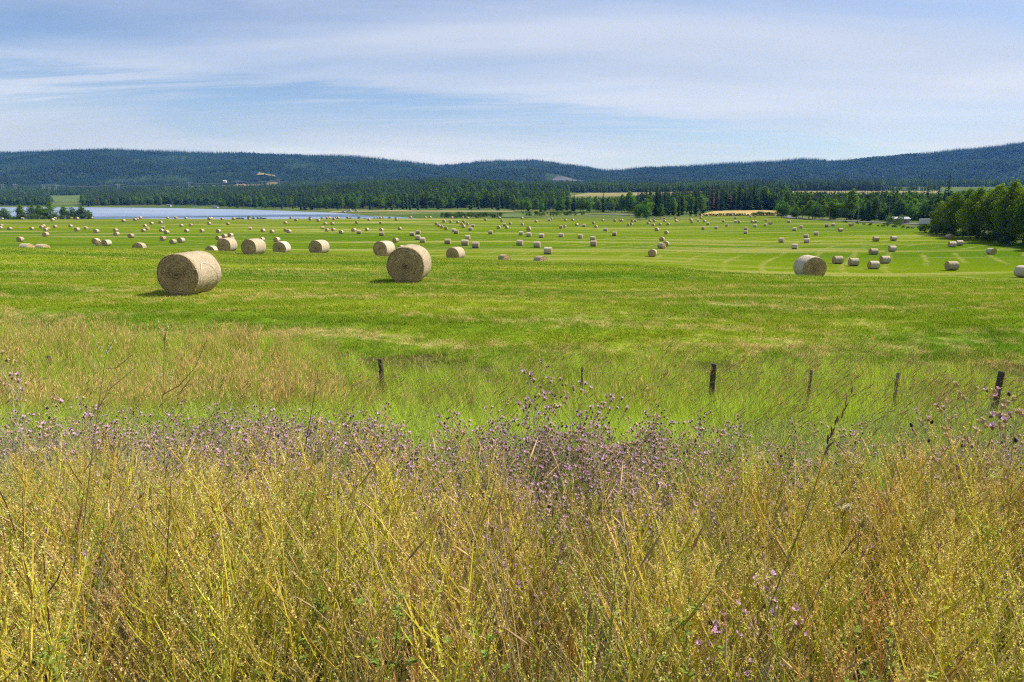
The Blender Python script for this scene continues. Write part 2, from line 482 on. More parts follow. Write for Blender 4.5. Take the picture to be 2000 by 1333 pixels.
def field_mats():
    m, n, out = mat('hay_field')
    g = n.add('ShaderNodeGroup'); g.node_tree = fg
    pos = n.add('ShaderNodeNewGeometry').outputs['Position']
    b = n.noise(pos, 6.0, 5.0, 0.7)
    c = n.mix(n.ramp(n.noise(pos, 9.0, 3.0), 0.3, 0.75), n.mix(1.0, g.outputs[0], (0.72, 0.74, 0.8), 'MULTIPLY'), g.outputs[0])
    fine = n.ramp(n.noise(n.comb(n.math('MULTIPLY', n.xyz(pos)[0], 0.5), n.xyz(pos)[1], 0.0), 3.0, 5.0, 0.75), 0.30, 0.72)
    c = n.mix(fine, n.mix(1.0, c, (0.70, 0.74, 0.72), 'MULTIPLY'), n.mix(1.0, c, (1.22, 1.18, 1.15), 'MULTIPLY'))
    principled(n, out, c, 1.0, 0.0, b, 0.8, 0.12)
    m, n, out = mat('field_blades')
    g = n.add('ShaderNodeGroup'); g.node_tree = fg
    at = n.add('ShaderNodeAttribute', attribute_name='Col')
    c = n.mix(1.0, g.outputs[0], at.outputs['Color'], 'MULTIPLY')
    d = n.add('ShaderNodeBsdfDiffuse'); n.put(d.inputs[0], c)
    t = n.add('ShaderNodeBsdfTranslucent'); n.put(t.inputs[0], n.mix(1.0, c, (1.1, 1.15, 0.5), 'MULTIPLY'))
    mx = n.add('ShaderNodeMixShader'); mx.inputs[0].default_value = 0.35
    n.l.new(d.outputs[0], mx.inputs[1]); n.l.new(t.outputs[0], mx.inputs[2])
    n.l.new(mx.outputs[0], out.inputs[0])
    m, n, out = mat('verge_soil')
    pos = n.add('ShaderNodeNewGeometry').outputs['Position']
    k = n.ramp(n.noise(pos, 5.0, 5.0, 0.65), 0.35, 0.7)
    c = n.mix(k, (0.045, 0.05, 0.018), (0.16, 0.13, 0.06))
    principled(n, out, c, 1.0, 0.0, n.noise(pos, 14.0, 4.0), 0.8, 0.05)
    m, n, out = mat('valley_floor')
    pos = n.add('ShaderNodeNewGeometry').outputs['Position']
    x, y, z = n.xyz(pos)
    k = n.ramp(n.noise(n.comb(n.math('MULTIPLY', x, 0.5), y, 0.0), 0.012, 5.0, 0.6), 0.35, 0.66)
    c = n.mix(k, (0.055, 0.105, 0.022), (0.15, 0.17, 0.05))
    k2 = n.ramp(n.noise(pos, 0.05, 4.0, 0.65), 0.4, 0.7)
    c = n.mix(n.math('MULTIPLY', k2, 0.6), c, (0.05, 0.085, 0.02))
    principled(n, out, c, 1.0, 0.0)
    m, n, out = mat('forest_floor')
    pos = n.add('ShaderNodeNewGeometry').outputs['Position']
    k = n.ramp(n.noise(pos, 0.004, 5.0, 0.6), 0.35, 0.66)
    c = n.mix(k, (0.018, 0.036, 0.014), (0.045, 0.075, 0.022))
    principled(n, out, c, 1.0, 0.0, n.noise(pos, 0.1, 3.0), 1.0, 6.0)
    m, n, out = mat('lake_water')
    pos = n.add('ShaderNodeNewGeometry').outputs['Position']
    x, y, z = n.xyz(pos)
    calm = n.ramp(n.noise(n.comb(n.math('MULTIPLY', x, 0.25), y, 0.0), 0.011, 4.0, 0.6), 0.38, 0.62)
    w1 = n.noise(n.comb(n.math('MULTIPLY', x, 0.4), y, 0.0), 0.55, 4.0, 0.6)
    bn = n.add('ShaderNodeBump')
    bn.inputs['Strength'].default_value = 0.05
    bn.inputs['Distance'].default_value = 0.3
    n.put(bn.inputs['Height'], w1)
    gl = n.add('ShaderNodeBsdfGlossy'); gl.inputs[0].default_value = (0.76, 0.83, 0.92, 1)
    n.put(gl.inputs['Roughness'], n.math('ADD', n.math('MULTIPLY', calm, 0.12), n.math('MULTIPLY_ADD', n.ramp(n.math('MULTIPLY_ADD', calm, 160.0, y), 640.0, 900.0), 0.24, 0.10)))
    n.l.new(bn.outputs[0], gl.inputs['Normal'])
    df = n.add('ShaderNodeBsdfDiffuse'); df.inputs[0].default_value = (0.03, 0.06, 0.09, 1)
    mx = n.add('ShaderNodeMixShader'); mx.inputs[0].default_value = 0.88
    n.l.new(df.outputs[0], mx.inputs[1]); n.l.new(gl.outputs[0], mx.inputs[2])
    n.l.new(mx.outputs[0], out.inputs[0])
    # dry grain and stubble fields far off
    for nm, c0, c1 in (('golden_stubble', (0.38, 0.27, 0.10), (0.47, 0.35, 0.15)), ('pale_stubble', (0.19, 0.185, 0.075), (0.30, 0.25, 0.12)),
                       ('green_pasture', (0.075, 0.13, 0.035), (0.13, 0.16, 0.06)), ('brown_clearing', (0.16, 0.14, 0.07), (0.28, 0.22, 0.12)),
                       ('bare_gravel', (0.07, 0.07, 0.07), (0.15, 0.145, 0.14)), ('asphalt_road', (0.16, 0.16, 0.165), (0.22, 0.22, 0.225))):
        m, n, out = mat(nm)
        pos = n.add('ShaderNodeNewGeometry').outputs['Position']
        x, y, z = n.xyz(pos)
        k = n.ramp(n.noise(n.comb(n.math('MULTIPLY', x, 0.25), y, z), 0.06, 5.0, 0.65), 0.33, 0.68)
        principled(n, out, n.mix(k, c0, c1), 1.0, 0.0)
field_mats()
leafy('spruce_needles', 0.12, 0.35, 0.015)
leafy('broad_leaves', 0.44, 0.40, 0.008)
leafy('herb', 0.36, 0.5, 0.008)
leafy('herb_plain', 0.30, 0.2, 0.005)
plain('bark_dark', (0.085, 0.065, 0.05), 0.9, 0.4, 2.0)
def aspen_bark():
    m, n, out = mat('bark_aspen')
    pos = n.add('ShaderNodeNewGeometry').outputs['Position']
    x, y, z = n.xyz(pos)
    k = n.ramp(n.noise(n.comb(x, y, n.math('MULTIPLY', z, 3.0)), 1.2, 4.0), 0.52, 0.66)
    principled(n, out, n.mix(k, (0.36, 0.35, 0.29), (0.07, 0.06, 0.05)), 0.85, 0.1)
aspen_bark()

# ------------------------------------------------------------------ the land
def build_ground():
    # polar sheet round the camera, finer in front
    az = np.concatenate([np.arange(-180, -60, 6.0), np.arange(-60, -42, 1.0), np.arange(-42, 42, 0.36), np.arange(42, 60, 1.0), np.arange(60, 181, 6.0)])
    az = np.radians(az)
    rr = np.concatenate([[0.0], np.exp(np.linspace(math.log(0.4), math.log(3300.0), 330)), [4500, 7000, 12000, 20000, 32000]])
    A, Rr = np.meshgrid(az, rr, indexing='ij')
    X = np.sin(A) * Rr; Y = np.cos(A) * Rr
    Zz = ground_z(X, Y)
    behind = Y < 0.3
    Zz = np.where(behind, EYE - 1.70, Zz)
    Zz = np.where(Rr > 3350, np.where(Y > 500, EYE - 10.0 - (Rr - 3300) * 0.004, EYE - 1.7 - (Rr - 3300) * 0.004), Zz)
    na, nr = A.shape
    v = np.stack([X, Y, Zz], -1).reshape(-1, 3)
    i, j = np.meshgrid(np.arange(na - 1), np.arange(nr - 1), indexing='ij')
    f = np.stack([i * nr + j, (i + 1) * nr + j, (i + 1) * nr + j + 1, i * nr + j + 1], -1).reshape(-1, 4)[:, ::-1]
    xc = v[f][:, :, 0].mean(1); yc = v[f][:, :, 1].mean(1)
    me = bpy.data.meshes.new('ground')
    me.from_pydata(v.tolist(), [], f.tolist())
    for k in ('verge_soil', 'hay_field', 'valley_floor'):
        me.materials.append(MATS[k])
    u = xc / np.maximum(yc, 1)
    far_edge = np.interp(u, [xoy(a) for a in (0, 250, 500, 750, 1000, 1130, 1240, 1260, 1370, 1520, 1640, 1830, 2000)], [500, 505, 505, 500, 495, 500, 470, 430, 492, 475, 405, 300, 205])
    edge = 16.2 + 1.2 * fbm(xc / 2.5, yc * 0, 3, 3) + np.where(xc < -1, 0.5, 0)
    mi = np.where(yc < edge, 0, np.where(yc < far_edge, 1, 2))
    me.polygons.foreach_set('material_index', mi.astype(np.int32))
    me.polygons.foreach_set('use_smooth', np.ones(len(f), dtype=bool))
    me.update()
    tag(obj('ground', me), 'mown green hay field and grassy valley floor running to the hills', 'ground', kind='structure')
build_ground()

def grid_mesh(name, X, Y, Zz, m, smooth=True):
    na, nr = X.shape
    v = np.stack([X, Y, Zz], -1).reshape(-1, 3)
    i, j = np.meshgrid(np.arange(na - 1), np.arange(nr - 1), indexing='ij')
    f = np.stack([i * nr + j, (i + 1) * nr + j, (i + 1) * nr + j + 1, i * nr + j + 1], -1).reshape(-1, 4)
    me = bpy.data.meshes.new(name)
    me.from_pydata(v.tolist(), [], f.tolist())
    me.materials.append(m)
    if smooth:
        me.polygons.foreach_set('use_smooth', np.ones(len(f), dtype=bool))
    me.update()
    return me
def build_hills():
    U, YY = np.meshgrid(np.linspace(-1.5, 1.5, 420), np.linspace(2350, 7500, 130), indexing='ij')
    X = U * YY
    Zz = hill_z(X, YY)
    Zz = np.where(YY < 2560, Zz - (2560 - YY) * 0.25, Zz)
    tag(obj('hills', grid_mesh('hills', X, YY, Zz, MATS['forest_floor'])), 'long forested hills in blue haze along the horizon', 'hills', kind='structure')
build_hills()
def build_lake():
    lx = [(-1900, 500), (-60, 500), (-60, 700), (-140, 1600), (-1900, 1600)]
    me = bpy.data.meshes.new('lake')
    me.from_pydata([(a, b, 0.0) for a, b in lx], [], [list(range(len(lx)))])
    me.materials.append(MATS['lake_water'])
    tag(obj('lake', me), 'calm blue lake lying beyond the hay field', 'lake', kind='structure')
build_lake()

def patch(name, corners, m, label, cat, lift=0.25, n=(40, 14), seed=1, ragged=0.06, kind='structure'):
    """sheet draped on the land between four (px, Y) corners: near-left, near-right, far-right, far-left"""
    (a, b, c, d) = [np.array([xoy(p) * y, y]) for p, y in corners]
    s = np.linspace(0, 1, n[0]); t = np.linspace(0, 1, n[1])
    S, T = np.meshgrid(s, t, indexing='ij')
    rg = ragged * (fbm(S * 9 + seed, T * 0 + seed, seed, 3) - 0.5)
    T2 = np.clip(T + rg * (2 * T - 1), -0.1, 1.1)
    X = (1 - S) * ((1 - T2) * a[0] + T2 * d[0]) + S * ((1 - T2) * b[0] + T2 * c[0])
    Y = (1 - S) * ((1 - T2) * a[1] + T2 * d[1]) + S * ((1 - T2) * b[1] + T2 * c[1])
    o = obj(name, grid_mesh(name, X, Y, top_z(X, Y) + lift, m))
    return tag(o, label, cat, kind=kind)
patch('golden_field', [(1352, 508), (1522, 492), (1532, 612), (1395, 612)], MATS['golden_stubble'], 'golden ripe grain field in front of the tall spruces', 'field')
patch('pale_field', [(1110, 1190), (1330, 1190), (1340, 1450), (1150, 1430)], MATS['pale_stubble'], 'pale dry field between two woods in the middle distance', 'field', 0.6)
patch('pale_field', [(1300, 1300), (1420, 1300), (1440, 1440), (1320, 1420)], MATS['pale_stubble'], 'pale tan field strip rising behind the dark spruces', 'field', 0.9)
patch('pale_field', [(1480, 1180), (1830, 1180), (1830, 1390), (1440, 1390)], MATS['pale_stubble'], 'pale yellow field strip below the dark shelter belt', 'field', 0.6)
patch('pasture', [(112, 1680), (168, 1680), (205, 2150), (105, 2150)], MATS['green_pasture'], 'small green pasture beyond the left part of the lake', 'field', 0.6, ragged=0.3)
patch('pasture', [(975, 560), (1060, 560), (1065, 690), (965, 690)], MATS['green_pasture'], 'flat green meadow between the dark thicket and round bushes', 'field', 0.4)
patch('dry_clearing', [(312, 2640), (560, 2620), (545, 3020), (330, 2900)], MATS['brown_clearing'], 'brown dry clearing below the left hill', 'field', 2.0, ragged=0.3)
patch('bare_slope', [(504, 3400), (546, 3400), (540, 3480), (512, 3490)], MATS['brown_clearing'], 'small tan logged patch on the left hillside', 'clearing', 6.0, ragged=0.3)
patch('gravel_pit', [(1074, 3400), (1140, 3390), (1130, 3520), (1088, 3510)], MATS['bare_gravel'], 'grey gravel pit scar at the foot of the hills', 'gravel pit', 5.0, ragged=0.3)
patch('dry_meadow', [(640, 880), (1000, 735), (1010, 775), (650, 930)], MATS['pale_stubble'], 'dry grass strip between the lake end and the wood', 'meadow', 0.35, ragged=0.25)
def road(name, pts, width, label):
    pts = np.array([[xoy(p) * y, y] for p, y in pts])
    t = np.linspace(0, len(pts) - 1, 60)
    X = np.interp(t, range(len(pts)), pts[:, 0]); Y = np.interp(t, range(len(pts)), pts[:, 1])
    dx = np.gradient(X); dy = np.gradient(Y); L = np.hypot(dx, dy)
    S = np.array([-0.5, -0.17, 0.17, 0.5]) * width
    XX = X[:, None] - (dy / L)[:, None] * S; YY = Y[:, None] + (dx / L)[:, None] * S
    zc = ground_z(X, Y)[:, None] + 0.3 + 0 * XX
    tag(obj(name, grid_mesh(name, XX, YY, np.maximum(zc, ground_z(XX, YY) + 0.12), MATS['asphalt_road'])), label, 'road', kind='structure')
road('road', [(1150, 650), (1200, 605), (1250, 555), (1290, 530)], 9, 'grey paved road curving between bushes and spruces')
road('road', [(1535, 500), (1545, 455), (1600, 425), (1680, 400), (1760, 372), (1850, 345), (1990, 320)], 8, 'grey paved road passing the utility poles and white trailer')

# ------------------------------------------------------------------ instancing for uncountable growth
def scatter(name, pts, rotz, scl, idx, meshes, label, cat, tilt=None, sclz=None):
    """one 'stuff' object: instances of small plant meshes on given points"""
    pts = np.asarray(pts, np.float32); N = len(pts)
    col = bpy.data.collections.new(name + '_kinds')
    for k, me in enumerate(meshes):
        o = bpy.data.objects.new('%s_kind_%02d' % (name, k), me)
        col.objects.link(o)
    me = bpy.data.meshes.new(name)
    me.vertices.add(N)
    me.vertices.foreach_set('co', pts.ravel())
    rot = np.zeros((N, 3), np.float32)
    if tilt is not None:
        rot[:, :2] = tilt
    rot[:, 2] = rotz
    s3 = np.repeat(np.asarray(scl, np.float32)[:, None], 3, 1)
    if sclz is not None:
        s3[:, 2] *= sclz
    for an, typ, dat in (('rot', 'FLOAT_VECTOR', rot.ravel()), ('scl', 'FLOAT_VECTOR', s3.ravel())):
        a = me.attributes.new(an, typ, 'POINT'); a.data.foreach_set('vector', dat)
    a = me.attributes.new('idx', 'INT', 'POINT'); a.data.foreach_set('value', np.asarray(idx, np.int32))
    me.update()
    o = obj(name, me)
    g = bpy.data.node_groups.new(name, 'GeometryNodeTree')
    g.interface.new_socket('Geometry', in_out='INPUT', socket_type='NodeSocketGeometry')
    g.interface.new_socket('Geometry', in_out='OUTPUT', socket_type='NodeSocketGeometry')
    n = NT(g)
    gi = n.add('NodeGroupInput'); go = n.add('NodeGroupOutput')
    ci = n.add('GeometryNodeCollectionInfo')
    ci.inputs['Collection'].default_value = col
    ci.inputs['Separate Children'].default_value = True
    ci.inputs['Reset Children'].default_value = True
    ip = n.add('GeometryNodeInstanceOnPoints')
    ip.inputs['Pick Instance'].default_value = True
    def named(nm, t):
        q = n.add('GeometryNodeInputNamedAttribute', data_type=t); q.inputs['Name'].default_value = nm
        return [s for s in q.outputs if s.enabled and s.name == 'Attribute'][0]
    n.l.new(gi.outputs[0], ip.inputs['Points'])
    n.l.new(ci.outputs[0], ip.inputs['Instance'])
    n.l.new(named('idx', 'INT'), ip.inputs['Instance Index'])
    n.l.new(named('rot', 'FLOAT_VECTOR'), ip.inputs['Rotation'])
    n.l.new(named('scl', 'FLOAT_VECTOR'), ip.inputs['Scale'])
    n.l.new(ip.outputs[0], go.inputs[0])
    md = o.modifiers.new('plants', 'NODES'); md.node_group = g
    tag(o, label, cat, kind='stuff')
    return o

# ------------------------------------------------------------------ trees
rng = np.random.default_rng(11)
R = random.Random(4)
def jit(c, a, r=R):
    k = 1 + r.uniform(-a, a)
    return tuple(v * k for v in c)
def spruce_parts(seed, h=1.0, wid=0.15, tiers=22, nb=8, col=(0.022, 0.052, 0.020), bare=0.06, dead=0.0):
    """unit-height spruce: tapered trunk and tiers of drooping, ragged boughs"""
    r = random.Random(seed)
    t = MB()
    t.tube([(0, 0, -0.03), (0, 0, 0.45), (0, 0, 0.97)], [0.016, 0.010, 0.002], 6, (1, 1, 1))
    b = MB()
    for i in range(tiers):
        f = i / (tiers - 1)
        z0 = bare + (0.985 - bare) * f
        rad = wid * (1 - f) ** 0.8 * (1.0 if f > 0.12 else 0.75) + 0.008
        for k in range(nb if f < 0.8 else 5):
            a = 2 * pi * (k + r.random() * 0.9) / nb + i * 1.3
            rr = rad * r.uniform(0.55, 1.2)
            if r.random() < 0.08: rr *= 0.4
            z = z0 + r.uniform(-0.012, 0.012)
            dx, dy = cos(a), sin(a)
            w = rr * r.uniform(0.22, 0.42)
            droop = rr * r.uniform(0.25, 0.6) - rr * 0.25 * f
            tip = (dx * rr, dy * rr, z - droop)
            mid = (dx * rr * 0.55, dy * rr * 0.55, z - droop * 0.35)
            lf = (dx * rr * 0.6 - dy * w, dy * rr * 0.6 + dx * w, z - droop * 0.9 - 0.008)
            rt = (dx * rr * 0.6 + dy * w, dy * rr * 0.6 - dx * w, z - droop * 0.9 - 0.008)
            c = jit(col, 0.35, r)
            if dead and r.random() < dead: c = (0.11, 0.07, 0.045)
            ce = tuple(v * 1.25 for v in c)
            i0 = b.pt((0, 0, z + 0.01), c); i1 = b.pt(lf, ce); i2 = b.pt(tip, ce); i3 = b.pt(rt, ce); i4 = b.pt(mid, c)
            b.face((i0, i1, i4)); b.face((i1, i2, i4)); b.face((i4, i2, i3)); b.face((i0, i4, i3))
    b.tri((0.004, 0, 0.96), (-0.004, 0.002, 0.96), (0, 0, 1.01), col)
    return t, b
def broad_parts(seed, wid=0.5, crown0=0.30, n=1600, leaf=0.026, col=(0.062, 0.115, 0.022), lobes=12, narrow=1.0, limbs=7, gap=0.0, stems=1):
    """unit-height broad-leaved tree: trunk, limbs and leaf clumps spread through several lobes"""
    r = random.Random(seed)
    t = MB()
    axes = []
    for sidx in range(stems):
        bx_, by_ = (0, 0) if stems == 1 else (r.uniform(-0.09, 0.09), r.uniform(-0.09, 0.09))
        lx, ly = r.uniform(-0.04, 0.04), r.uniform(-0.04, 0.04)
        pts = [(bx_, by_, -0.03), (bx_ + lx * 0.5, by_ + ly * 0.5, crown0), (bx_ + lx, by_ + ly, 0.62), (bx_ + lx * 1.3, by_ + ly * 1.3, 0.9)]
        t.tube(pts, [0.016, 0.012, 0.008, 0.002], 6, (1, 1, 1))
        axes.append((bx_ + lx, by_ + ly))
    lob = []
    for i in range(lobes):
        f = (i + 0.5) / lobes
        z = crown0 + (0.93 - crown0) * f + r.uniform(-0.03, 0.03)
        prof = math.sin(pi * min(1, 0.18 + 0.82 * f)) ** 0.7
        ax = axes[i % len(axes)]
        a = i * 2.4 + r.uniform(-0.5, 0.5)
        off = wid * 0.5 * prof * r.uniform(0.25, 0.75)
        c = (ax[0] + cos(a) * off, ax[1] + sin(a) * off, z)
        rad = (wid * 0.26 * prof + 0.045) * r.uniform(0.75, 1.2)
        lob.append((c, rad, r.uniform(0.75, 1.2)))
    lob.append(((axes[0][0], axes[0][1], 0.93), 0.07, 1.1))
    for i in range(limbs):
        c, rad, _ = lob[min(len(lob) - 1, int((i + 0.5) / limbs * lobes))]
        ax = axes[i % len(axes)]
        zb = max(crown0 * 0.8, c[2] - 0.16 - r.random() * 0.08)
        t.tube([(ax[0] * 0.6, ax[1] * 0.6, zb), ((ax[0] + c[0]) / 2, (ax[1] + c[1]) / 2, (zb + c[2]) / 2 + 0.01), c], [0.006, 0.004, 0.0015], 4, (1, 1, 1), cap=False)
    b = MB()
    tw = sum(l[1] ** 2 for l in lob)
    for (c, rad, bright) in lob:
        k = int(n * rad * rad / tw)
        for _ in range(k):
            d = np.array([r.gauss(0, 1), r.gauss(0, 1), r.gauss(0, 1)]); d /= np.linalg.norm(d) + 1e-9
            q = r.random() ** 0.45
            p = np.array(c) + d * rad * q * np.array([1, 1, 0.85]) * r.uniform(0.85, 1.18)
            if gap and vnoise(p[0] * 14, (p[1] + p[2]) * 14, seed) < gap:
                continue
            # leaf spray: a bent quad, facing roughly outwards and up
            nrm = d * 0.6 + np.array([r.gauss(0, 0.5), r.gauss(0, 0.5), 0.5 + r.gauss(0, 0.5)]); nrm /= np.linalg.norm(nrm) + 1e-9
            e1 = np.cross(nrm, (r.gauss(0, 1), r.gauss(0, 1), r.gauss(0, 1))); e1 /= np.linalg.norm(e1) + 1e-9
            e2 = np.cross(nrm, e1)
            s = leaf * r.uniform(0.5, 1.25)
            cc = tuple(v * bright for v in jit(col, 0.28, r))
            i0 = b.pt(p - e1 * s, cc); i1 = b.pt(p - e2 * s * 0.6 + nrm * s * 0.2, cc); i2 = b.pt(p + e1 * s, cc); i3 = b.pt(p + e2 * s * 0.6 + nrm * s * 0.2, cc)
            b.face((i0, i1, i2)); b.face((i0, i2, i3))
    return t, b
def shrub_parts(seed, n=700, leaf=0.06, col=(0.05, 0.10, 0.02), flat=0.8):
    r = random.Random(seed)
    t = MB()
    for i in range(6):
        a = r.random() * 6.28
        t.tube([(0, 0, -0.05), (cos(a) * 0.2, sin(a) * 0.2, 0.35), (cos(a) * 0.42, sin(a) * 0.42, 0.7)], [0.02, 0.014, 0.004], 4, (1, 1, 1), cap=False)
    b = MB()
    lob = [((r.uniform(-0.5, 0.5), r.uniform(-0.5, 0.5), r.uniform(0.25, 0.72)), r.uniform(0.2, 0.34), r.uniform(0.75, 1.2)) for _ in range(8)]
    for c, rad, br in lob:
        for _ in range(n // 8):
            d = np.array([r.gauss(0, 1), r.gauss(0, 1), r.gauss(0, 1)]); d /= np.linalg.norm(d) + 1e-9
            p = np.array(c) + d * rad * r.random() ** 0.4 * r.uniform(0.85, 1.15)
            p[2] = max(0.0, p[2])
            e1 = np.array([r.gauss(0, 1), r.gauss(0, 1), r.gauss(0, 1)]); e1 /= np.linalg.norm(e1)
            e2 = np.cross(e1, d); s = leaf * r.uniform(0.5, 1.2)
            b.quad(p - e1 * s, p - e2 * s * 0.7, p + e1 * s, p + e2 * s * 0.7, tuple(v * br for v in jit(col, 0.28, r)))
    return t, b
def joined(t, b, name, m1, m2):
    """trunk and crown in one low mesh for far woods"""
    k = len(t.v)
    q = MB()
    q.v = t.v + b.v; q.c = [(0.1, 0.08, 0.06)] * k + b.c
    q.f = t.f + [tuple(i + k for i in f) for f in b.f]; q.m = [0] * len(t.f) + [1] * len(b.f)
    return q.mesh(name, [m1, m2])

SPRUCE, ASPEN, BUSH = [], [], []
for i in range(5):
    t, b = spruce_parts(100 + i, wid=[0.15, 0.18, 0.13, 0.165, 0.14][i], tiers=[24, 22, 25, 20, 23][i], dead=[0, 0, 0, 0, 0.55][i],
                        bare=[0.04, 0.05, 0.10, 0.03, 0.14][i], col=[(0.026, 0.062, 0.023), (0.034, 0.075, 0.026), (0.023, 0.055, 0.023), (0.039, 0.078, 0.029), (0.065, 0.065, 0.034)][i])
    SPRUCE.append((t.mesh('spruce_trunk', [MATS['bark_dark']]), b.mesh('spruce_crown', [MATS['spruce_needles']])))
for i in range(5):
    t, b = broad_parts(200 + i, wid=[0.50, 0.42, 0.56, 0.38, 0.48][i], crown0=[0.24, 0.30, 0.18, 0.28, 0.12][i], n=2600, leaf=0.024,
                       col=[(0.123, 0.223, 0.033), (0.148, 0.247, 0.037), (0.102, 0.198, 0.037), (0.131, 0.212, 0.044), (0.115, 0.227, 0.030)][i], gap=0.22)
    ASPEN.append((t.mesh('tree_trunk', [MATS['bark_dark']]), b.mesh('tree_crown', [MATS['broad_leaves']])))
GROVE = []
for i in range(4):
    t, b = broad_parts(300 + i, wid=[0.40, 0.46, 0.36, 0.44][i], crown0=[0.20, 0.16, 0.26, 0.14][i], n=8000, leaf=0.0145, lobes=20,
                       col=[(0.135, 0.225, 0.022), (0.165, 0.245, 0.024), (0.115, 0.205, 0.022), (0.150, 0.225, 0.024)][i], limbs=12, gap=0.25)
    GROVE.append((t.mesh('aspen_trunk', [MATS['bark_aspen']]), b.mesh('aspen_crown', [MATS['broad_leaves']])))
for i in range(4):
    t, b = shrub_parts(400 + i, n=[900, 800, 1000, 800][i], leaf=0.055, col=[(0.070, 0.133, 0.029), (0.087, 0.152, 0.032), (0.061, 0.119, 0.029), (0.109, 0.160, 0.043)][i])
    BUSH.append((t.mesh('bush_stems', [MATS['bark_dark']]), b.mesh('bush_leaves', [MATS['broad_leaves']])))

def tree(name, parts, pos, h, label, cat, group, rz=None, wide=1.0, names=('trunk', 'crown')):
    e = empty(name, pos, R.uniform(0, 6.28) if rz is None else rz)
    e.scale = (h * wide, h * wide, h)
    for nm, me in zip(names, parts):
        obj(nm, me, e)
    return tag(e, label, cat, group)

# -- countable trees: rows and clumps whose trees can be told apart
TENS = {2: 'twenty', 3: 'thirty', 4: 'forty'}
ONES = ['first', 'second', 'third', 'fourth', 'fifth', 'sixth', 'seventh', 'eighth', 'ninth', 'tenth', 'eleventh', 'twelfth', 'thirteenth', 'fourteenth', 'fifteenth', 'sixteenth', 'seventeenth', 'eighteenth', 'nineteenth']
def nth(i):
    """0 -> first"""
    n = i + 1
    if n < 20: return ONES[i]
    return {20: 'twentieth', 30: 'thirtieth', 40: 'fortieth'}.get(n) or TENS[n // 10] + '-' + ONES[n % 10 - 1]
def row(px0, px1, n, ylo, yhi, hlo, hhi, pconif, where, group, seed, kinds=ASPEN, wide=1.0, jx=0.6):
    """a row of single trees; each is labelled by its place from the left among its kind"""
    r = random.Random(seed)
    items = []
    for i in range(n):
        px = px0 + (px1 - px0) * (i + 0.5 + r.uniform(-jx, jx)) / n
        f = (px - px0) / (px1 - px0)
        Y0 = np.interp(f, np.linspace(0, 1, len(ylo)), ylo); Y1 = np.interp(f, np.linspace(0, 1, len(yhi)), yhi)
        h = r.uniform(hlo, hhi) * r.uniform(0.78, 1.1)
        items.append((px, r.uniform(Y0, Y1), h, r.random() < pconif))
    items.sort()
    cnt = [0, 0]
    for px, Y, h, con in items:
        x, y, z = G(px, Y)
        k = nth(cnt[con]); cnt[con] += 1
        if con:
            tree('spruce_tree', SPRUCE[r.choice([0, 1, 2, 3, 0, 1, 2, 3, 4])], (x, y, z - 0.1), h * r.uniform(1.0, 1.22), '%s spruce from left %s' % (k, where), 'spruce', group + ', spruces', wide=wide)
        else:
            tree('broadleaf_tree', r.choice(kinds), (x, y, z - 0.1), h * r.uniform(0.8, 0.98), '%s leafy tree from left %s' % (k, where), 'tree', group + ', broad-leaved', wide=wide * r.uniform(1.0, 1.4))
row(165, 420, 34, [1450, 1440, 1400], [1510, 1500, 1470], 17, 25, 0.25, 'on the far lake shore, left half', 'far shore trees', 1)
row(420, 620, 26, [1260, 1110, 960], [1330, 1180, 1030], 17, 25, 0.45, 'on the far lake shore, middle', 'far shore trees', 2)
row(605, 800, 28, [985, 900, 870], [1040, 990, 960], 15, 22, 0.5, 'behind the narrow right end of the lake', 'trees at the lake end', 3)
row(800, 1000, 30, [860, 830, 780], [950, 920, 860], 15, 22, 0.5, 'at the wood edge behind the dark thicket', 'wood edge behind the thicket', 4)
row(1000, 1240, 38, [735, 715, 640], [800, 770, 700], 14, 20, 0.35, 'at the wood edge behind the round bushes', 'wood edge behind the round bushes', 5)
row(1255, 1375, 22, [470, 510, 545], [540, 570, 600], 15, 20, 0.7, 'in the stand left of the golden field', 'stand left of the golden field', 6)
row(1372, 1530, 30, [620, 625, 620], [665, 665, 650], 17, 23, 0.75, 'in the tall row behind the golden field', 'trees behind the golden field', 7)
row(1525, 1640, 12, [428, 425, 420], [470, 470, 470], 11, 14, 0.05, 'in the bright clump by the road bend', 'trees by the road bend', 8, wide=1.25)
row(1520, 1660, 16, [500, 490, 470], [560, 550, 520], 15, 19, 0.75, 'rising behind the road bend trees', 'second row at the road bend', 9)
row(1650, 1840, 34, [425, 400, 375], [470, 450, 425], 13, 19, 0.5, 'in the tree wall behind the utility poles', 'tree wall behind the poles', 10)
tree('spruce_tree', SPRUCE[3], G(1846, 330), 24, 'tallest ragged spruce rising above the aspen grove', 'spruce', None)
tree('spruce_tree', SPRUCE[0], G(1828, 350), 19, 'pointed dark spruce left of the tallest spruce', 'spruce', None)
tree('broadleaf_tree', ASPEN[4], G(1262, 446), 13.5, 'large round leafy tree standing forward at the field edge', 'tree', None, wide=1.35)
tree('broadleaf_tree', ASPEN[2], G(1250, 452), 11, 'lower leafy tree left of the large round one', 'tree', None, wide=1.3)
tree('broadleaf_tree', ASPEN[1], G(1290, 455), 10, 'slim leafy tree right of the large round one', 'tree', None, wide=1.0)
